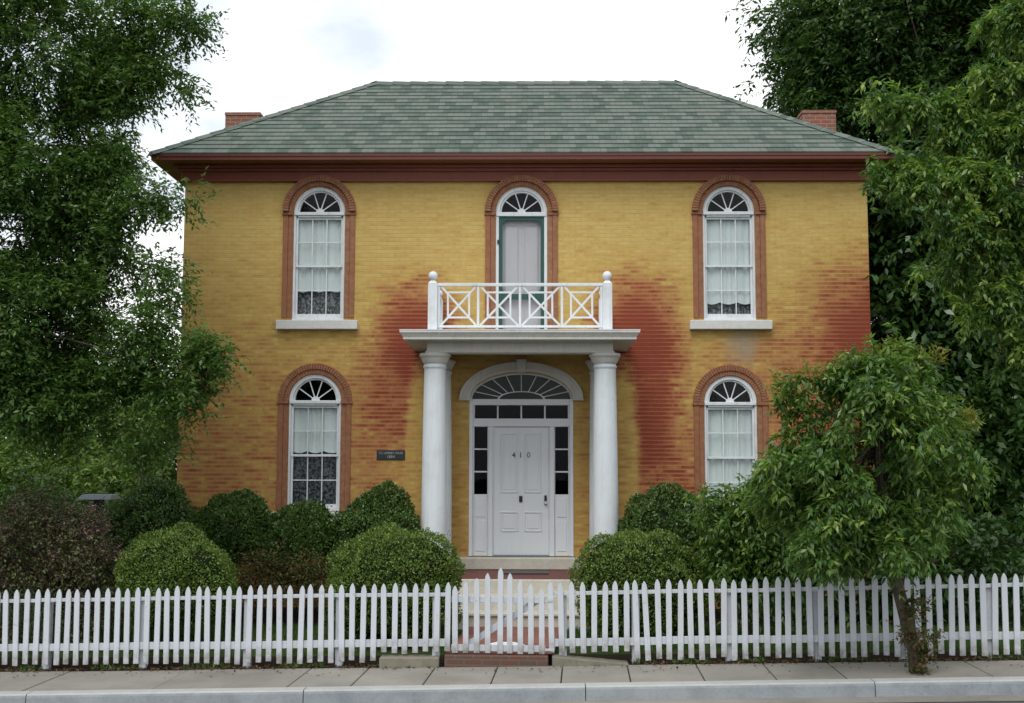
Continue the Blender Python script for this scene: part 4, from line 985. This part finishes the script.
# big oak on the left, trunk just outside the picture
Y = -3.6
L = [lobe_px(40, 50, Y, 72, 70, 1.2), lobe_px(120, 25, Y, 34, 26, .6, .9), lobe_px(150, 62, Y-.2, 20, 12, .3, .9), lobe_px(185, 82, Y-.3, 14, 3, .15, 1.3), lobe_px(180, 22, Y-.3, 24, 9, .25, 1.3), lobe_px(130, 85, Y-.2, 24, 14, .3, 1.1), lobe_px(30, 180, Y, 66, 70, 1.3), lobe_px(100, 120, Y, 26, 40, .5, .9), lobe_px(105, 172, Y, 22, 26, .4, .9),
     lobe_px(95, 235, Y-.2, 32, 26, .5, 1.1), lobe_px(118, 150, Y-.2, 14, 12, .25, 1.0), lobe_px(205, 352, Y-.8, 16, 5, .2, 1.6), lobe_px(188, 398, Y-.7, 14, 5, .2, 1.4), lobe_px(150, 268, Y-.4, 22, 7, .25, 1.1), lobe_px(140, 202, Y-.4, 20, 7, .25, 1.2), lobe_px(172, 197, Y-.5, 18, 4, .18, 1.4), lobe_px(20, 320, Y, 74, 78, 1.3, 1.2), lobe_px(110, 305, Y-.3, 32, 28, .6, 1.0), lobe_px(150, 330, Y-.6, 22, 16, .35, 1.0),
     lobe_px(195, 360, Y-.7, 26, 9, .25, 1.3), lobe_px(172, 395, Y-.6, 18, 9, .25, 1.1), lobe_px(165, 300, Y-.6, 20, 5, .2, 1.1), lobe_px(150, 440, Y-.3, 18, 14, .3, .8), lobe_px(45, 400, Y, 66, 40, 1.0, 1.3), lobe_px(120, 375, Y-.2, 28, 30, .5, 1.0), lobe_px(100, 430, Y-.1, 40, 20, .5, 1.0), lobe_px(-90, 100, Y, 110, 160, 2.0, .5), lobe_px(-110, 320, Y, 110, 140, 2.0, .5), lobe_px(-30, -90, Y, 170, 80, 2.0, .4)]
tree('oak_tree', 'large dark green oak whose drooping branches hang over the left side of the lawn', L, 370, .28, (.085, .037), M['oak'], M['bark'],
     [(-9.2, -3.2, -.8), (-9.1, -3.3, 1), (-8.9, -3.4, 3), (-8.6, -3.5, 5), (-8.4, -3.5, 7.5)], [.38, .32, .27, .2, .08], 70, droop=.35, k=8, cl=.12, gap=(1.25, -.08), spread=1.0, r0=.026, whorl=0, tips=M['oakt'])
# background greenery left
L = [lobe_px(40, 470, 9, 70, 42, 1.6), lobe_px(140, 445, 10, 60, 52, 1.6), lobe_px(90, 500, 8, 60, 45, 1.4), lobe_px(165, 405, 11, 36, 40, 1.2, .8), lobe_px(-40, 450, 9, 60, 60, 1.5)]
tree('background_tree', 'pale green leafy tree standing far behind between the oak and the house corner', L, 46, .5, (.15, .075), M['bgl'], M['bark'],
     [(-8.3, 10, -.6), (-8.2, 10, 1), (-8.2, 10, 2.4)], [.16, .13, .05], 20, droop=.4, k=6, cl=.3)
L = [lobe_px(0, 520, 6, 70, 40, 1.4), lobe_px(100, 545, 5, 80, 40, 1.2), (np.array([-9.5, 13, 1.5]), (4, 2, 2.6), .6)]
tree('background_thicket', 'dim green thicket behind the plum coloured bush at the left edge', L, 40, .45, (.14, .07), M['backl'], M['bark'],
     [(-8.5, 6, -.6), (-8.4, 6, .3), (-8.4, 6, 1)], [.1, .08, .04], 15, cat='thicket', droop=.4, k=6, cl=.3)
# tall dark tree behind the house on the right
Y = 9
L = [lobe_px(900, 40, Y, 110, 80, 2.4, 1.2), lobe_px(810, 20, Y, 42, 30, 1.2, .8), lobe_px(812, 78, Y, 36, 22, 1.0, .9), lobe_px(850, 115, Y, 60, 35, 1.5, 1.0), lobe_px(960, 110, Y, 90, 60, 2.2, 1.2), lobe_px(980, -30, Y, 170, 70, 2.8, .8), lobe_px(1030, 60, Y, 70, 90, 2.4, 1.1), lobe_px(825, 60, Y+.5, 40, 60, 1.3, .7)]
tree('tall_background_tree', 'tall dark tree rising behind the right end of the roof and its chimney', L, 62, .6, (.17, .07), M['backl'], M['bark'],
     [(10.5, 9.5, -.6), (10.4, 9.4, 3), (10.2, 9.2, 6.5), (10.1, 9, 9.5), (10, 9, 12)], [.45, .36, .28, .18, .08], 90, droop=.5, k=8, cl=.32, gap=(.8, -.30), r0=.06, tips=M['backl2'])
# broad-leaved dark tree beside the right wall
Y = 1.6
L = [lobe_px(935, 230, Y, 75, 70, 1.3, 1.1), lobe_px(960, 330, Y, 95, 80, 1.5, 1.2), lobe_px(970, 430, Y, 105, 90, 1.6, 1.2), lobe_px(965, 530, Y, 110, 70, 1.6, 1.2), lobe_px(905, 290, Y-.2, 40, 90, .8, 1.2), lobe_px(1060, 330, Y, 90, 200, 1.8, .8), lobe_px(905, 200, Y, 38, 38, .8, .9), lobe_px(990, 240, Y+1, 90, 80, 1.5, 1.0)]
tree('magnolia_tree', 'dense broad leaved dark green tree filling the gap right of the house wall', L, 60, .45, (.19, .085), M['magno'], M['bark'],
     [(8.6, 1.9, -.6), (8.6, 1.8, 2), (8.5, 1.7, 4), (8.4, 1.6, 6)], [.25, .2, .15, .06], 60, droop=.7, k=7, cl=.26, spread=.9)
# far screen of trees so that no bare horizon shows
for (x, y, s_, lab, m_) in ((-16, 22, 1.0, 'far green tree behind the left side of the yard', 'bgl'), (17, 20, 1.2, 'far dark tree at the back right beyond the dense broad leaved tree', 'backl')):
    L = [(np.array([x, y, 3.0*s_]), (4.2*s_, 2.5, 3.0*s_), .8), (np.array([x-3, y+1, 2.0]), (3, 2, 2.2), .8), (np.array([x+3, y+1, 2.2]), (3, 2, 2.3), .8)]
    if m_ == 'bgl': L = [(np.array([x, y, 2.3]), (4.5, 2.5, 2.4), .8)]
    tree('far_tree', lab, L, 26, .8, (.26, .13), M[m_], M['bark'], [(x, y, -.6), (x, y, 1.5), (x, y, 3*s_)], [.3, .22, .08], 20, droop=.3, k=6, cl=.45)
# right maple whose boughs reach in from the right edge
Y = -4.6
L = [lobe_px(888, 98, Y, 18, 3, .2, 2.6), lobe_px(930, 106, Y, 26, 5, .25, 2.4), lobe_px(968, 128, Y, 20, 5, .3, 2.0), lobe_px(1010, 78, Y, 26, 8, .4, 1.4), lobe_px(1020, 130, Y, 24, 16, .5, 1.4),
     lobe_px(884, 166, Y-.3, 13, 3, .15, 3.0), lobe_px(925, 180, Y-.3, 24, 6, .3, 2.2), lobe_px(975, 176, Y-.2, 28, 7, .35, 1.9), lobe_px(1005, 205, Y, 28, 12, .5, 1.5), lobe_px(955, 222, Y-.3, 24, 5, .3, 1.8),
     lobe_px(985, 250, Y-.1, 30, 7, .4, 1.6), lobe_px(950, 266, Y-.3, 16, 3, .2, 1.8), lobe_px(1008, 292, Y-.3, 24, 7, .35, 1.6), lobe_px(975, 312, Y-.4, 13, 3, .18, 1.8), lobe_px(1015, 345, Y-.2, 16, 5, .3, 1.4),
     lobe_px(1040, 15, Y, 50, 14, .6, .9), lobe_px(1115, 170, Y, 66, 190, 1.8, .4), lobe_px(1060, 260, Y, 22, 70, .7, .8)]
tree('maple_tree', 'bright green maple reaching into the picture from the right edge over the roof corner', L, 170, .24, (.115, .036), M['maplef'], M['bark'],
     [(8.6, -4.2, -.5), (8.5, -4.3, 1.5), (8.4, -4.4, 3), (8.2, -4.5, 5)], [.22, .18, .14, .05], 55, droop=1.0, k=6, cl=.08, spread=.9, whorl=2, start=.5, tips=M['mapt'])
# young street tree at the kerb
Y = -6.4
L = []
ry_ = np.random.default_rng(11)
for k_ in range(52):      # tiers of leafy boughs, wider in the middle
    v_ = ry_.random(); py = 366+v_*188; half = 20+76*min(1, v_/.42)**.85*(1 if v_ < .7 else .8); px = 893-18*min(1, v_*2)+ry_.uniform(-1, 1)*half
    L.append(lobe_px(px, py, Y+ry_.uniform(-.75, .75), ry_.uniform(14, 26), ry_.uniform(4, 8), .28, 1.9))
L += [lobe_px(880, 470, Y+.2, 50, 45, .5, .8), lobe_px(875, 530, Y+.1, 60, 18, .5, 1.1), lobe_px(825, 500, Y+.1, 34, 22, .4, 1.1), lobe_px(787, 402, Y, 5, 12, .15, 1.8), lobe_px(790, 450, Y, 9, 20, .2, 1.2), lobe_px(812, 385, Y-.1, 12, 6, .2, 1.4), lobe_px(868, 362, Y, 18, 5, .25, 1.6), lobe_px(905, 352, Y, 14, 6, .2, 1.6), lobe_px(772, 500, Y+.2, 14, 12, .25, 1.2), lobe_px(968, 460, Y, 10, 22, .3, 1.1)]
tb = (4.42, -6.58, -.59)
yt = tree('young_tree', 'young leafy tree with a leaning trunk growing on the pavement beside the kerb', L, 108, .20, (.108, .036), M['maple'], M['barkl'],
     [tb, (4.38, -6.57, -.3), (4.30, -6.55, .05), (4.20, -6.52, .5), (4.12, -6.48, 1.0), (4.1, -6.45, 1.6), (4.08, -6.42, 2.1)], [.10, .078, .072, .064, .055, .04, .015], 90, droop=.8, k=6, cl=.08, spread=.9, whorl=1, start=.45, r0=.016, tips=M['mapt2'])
L = [lobe_px(875+dx, 356+abs(dx-25)*.26, Y, 5, 10, .10, 1.9) for dx in (-72, -52, -30, -12, 4, 16, 30, 42, 60)]+[lobe_px(780, 385, Y, 7, 12, .1, 1.5), lobe_px(970, 425, Y, 10, 12, .15, 1.0)]
V, F, H = sprays(L, 170, .14, (.08, .022), droop=-.3, k=4, cl=.035, spread=.6, out=.3)
npmesh('new_shoots', V, F, M['newleaf'], yt)
L = [((4.42+dx, -6.6+dy, z), (r1, r1, r2), 1.0) for dx, dy, z, r1, r2 in ((.02, -.05, -.45, .14, .12), (.05, -.05, -.2, .12, .12), (-.08, -.05, -.05, .15, .16), (-.02, 0, .15, .12, .10), (.12, 0, -.35, .10, .14))]
V, F, H = sprays(L, 330, .10, (.05, .026), droop=.2, k=5, cl=.04, spread=1.2, out=.8); npmesh('trunk_shoots', V, F, M['nand'], yt)
# loose shrub left of the young tree
Y = -3.9
L = [lobe_px(755, 520, Y, 36, 34, .5, 1.2), lobe_px(740, 560, Y, 34, 30, .5, 1.2), lobe_px(790, 560, Y, 40, 30, .5, 1.1), lobe_px(722, 505, Y, 16, 14, .25, 1), lobe_px(765, 495, Y, 18, 18, .3, .9)]
tree('leafy_shrub', 'loose light green sapling shrub between the right globe shrub and the young tree', L, 190, .24, (.095, .034), M['maple'], M['barkl'],
     [(3.05, -3.9, -.66), (3.05, -3.9, -.2), (3.06, -3.9, .4)], [.03, .025, .01], 40, cat='shrub', droop=.8, k=6, cl=.11, spread=.9, whorl=1, r0=.012, tips=M['mapt2'])
Y = -1.6
L = [lobe_px(800, 560, Y, 90, 45, .7, 1.0), lobe_px(900, 575, Y, 90, 40, .7, 1.0), lobe_px(1000, 570, Y, 80, 45, .8, 1.0)]
tree('understorey_shrub', 'dark low shrub row in the shade behind the fence under the young tree', L, 60, .35, (.13, .06), M['magno'], M['bark'],
     [(5.5, -1.6, -.66), (5.5, -1.6, 0), (5.5, -1.6, .3)], [.05, .04, .02], 12, cat='shrub', droop=.6, k=6, cl=.2)
# plum-leaved flowering bush at the left edge
Y = -3.5
L = [lobe_px(20, 545, Y, 58, 48, .7, 1.2), lobe_px(80, 560, Y, 42, 40, .6, 1.2), lobe_px(-40, 550, Y, 60, 50, .7, 1.0), lobe_px(60, 525, Y-.1, 30, 24, .4, 1), lobe_px(15, 590, Y, 60, 40, .6, .8), lobe_px(85, 600, Y, 35, 35, .5, .8)]
lb = tree('flowering_bush', 'plum leaved bush speckled with dusty pink flowers at the left edge behind the fence', L, 170, .22, (.055, .028), M['loro'], M['bark'],
     [(-6.0, -3.5, -.7), (-6.0, -3.5, -.3), (-6, -3.5, .2)], [.05, .04, .02], 40, cat='bush', droop=.5, k=7, cl=.12, r0=.012)
L = [lobe_px(20, 545, Y, 60, 50, .72, 1.2), lobe_px(85, 545, Y-.1, 38, 38, .5, 1.8), lobe_px(70, 520, Y-.1, 30, 22, .4, 1.2)]
V, F, H = sprays(L, 36, .12, (.034, .022), droop=.2, k=5, cl=.06, spread=1.1); npmesh('blossom', V, F, M['pink'], lb)
# low reddish plants between the globes
for px, lab, w in ((258, 'low reddish green plant between the two left globe shrubs, nearer the house corner', 34), (308, 'low reddish green plant between the two left globe shrubs, nearer the gate', 30)):
    L = [lobe_px(px, 578, -2.4, w, 20, .35, 1.2), lobe_px(px+8, 566, -2.4, w*.5, 14, .25, 1.0)]
    c = at(px, 590, -2.4); tree('low_shrub', lab, L, 260, .16, (.06, .022), M['nand'], M['bark'], [(c[0], -2.4, -.66), (c[0], -2.4, -.5), (c[0], -2.4, -.35)], [.02, .015, .008], 10, cat='shrub', group='low reddish plants in the bed', droop=.3, k=5, cl=.08, r0=.008)
# post with a grey cap among the shrubs
q = at(100, 498, -.6); mb = MB(); mb.add([(q[0]-.29, -.9, q[2]-.02), (q[0]+.29, -.9, q[2]-.02), (q[0]+.29, -.4, q[2]-.02), (q[0]-.29, -.4, q[2]-.02), (q[0]-.22, -.80, q[2]+.06), (q[0]+.25, -.80, q[2]+.06), (q[0]+.25, -.5, q[2]+.06), (q[0]-.22, -.5, q[2]+.06)],
    [(0, 1, 5, 4), (1, 2, 6, 5), (2, 3, 7, 6), (3, 0, 4, 7), (4, 5, 6, 7), (3, 2, 1, 0)])
po = empty('garden_post', (q[0], -.65, -.66), 'dark garden post with a wide flat grey cap among the shrubs by the oak', 'post')
mb.build('cap', M['slate'], po, bevel=.006); mb = MB(); mb.box(q[0]-.06, q[0]+.07, -.72, -.58, -.7, q[2]-.021); mb.build('post', M['postd'], po, bevel=.005)

# grass, fallen leaves
n = 60000; gx = rng.uniform(-8.5, 8.5, n); gy = rng.uniform(-5.2, -2.2, n); keep = (np.abs(gx+.1) > .8) & (gy > (-5.406-.079*gx)+1.0+.25*np.sin(gx*3)); gx, gy = gx[keep], gy[keep]
gz = np.array([zg(a, b) for a, b in zip(gx, gy)]); n = len(gx)
V, F = leaf_geo(np.stack([gx, gy, gz-.005], 1), nrm(np.stack([rng.normal(0, .35, n), rng.normal(0, .35, n), np.ones(n)], 1)), nrm(rng.normal(size=(n, 3))+[0, -1, 0]), rng.uniform(.05, .10, n), rng.uniform(.006, .012, n))
tag(npmesh('grass', V, F, M['grass']), kind='stuff')
n = 5200; lx_ = rng.uniform(-8, 8, n); ly = (-5.406-.079*lx_)+np.where(rng.random(n) < .8, rng.normal(-.01, .07, n), rng.uniform(-.8, .2, n)*rng.random(n)**2); keep = ~((lx_ > -.9) & (lx_ < 1.35) & (ly > -5.65)); lx_, ly = lx_[keep], ly[keep]; n = len(lx_)
lz = np.array([zs(a)+.008 for a in lx_]); V, F = leaf_geo(np.stack([lx_, ly, lz], 1), nrm(np.stack([rng.normal(size=n), rng.normal(size=n), np.abs(rng.normal(0, .25, n))], 1)), nrm(rng.normal(0, .3, (n, 3))+[0, 0, 1]), rng.uniform(.025, .06, n), rng.uniform(.012, .03, n))
tag(npmesh('fallen_leaves', V, F, M['litter']), kind='stuff')
n = 2600; wx = rng.uniform(-8, 8, n); keep = n3(np.stack([wx, wx*0, wx*0], 1), 1.7, 5) > .02; wx = wx[keep]; n = len(wx); wy = (-5.406-.079*wx)+rng.normal(.03, .04, n); keep = ~((wx > -1.7) & (wx < 1.4)); wx, wy = wx[keep], wy[keep]; n = len(wx)
V, F = leaf_geo(np.stack([wx, wy, np.array([zs(a)-.01 for a in wx])], 1), nrm(np.stack([rng.normal(0, .6, n), rng.normal(0, .6, n), np.ones(n)], 1)), nrm(rng.normal(size=(n, 3))), rng.uniform(.03, .12, n), rng.uniform(.01, .03, n))
tag(npmesh('weeds', V, F, M['maple']), kind='stuff')
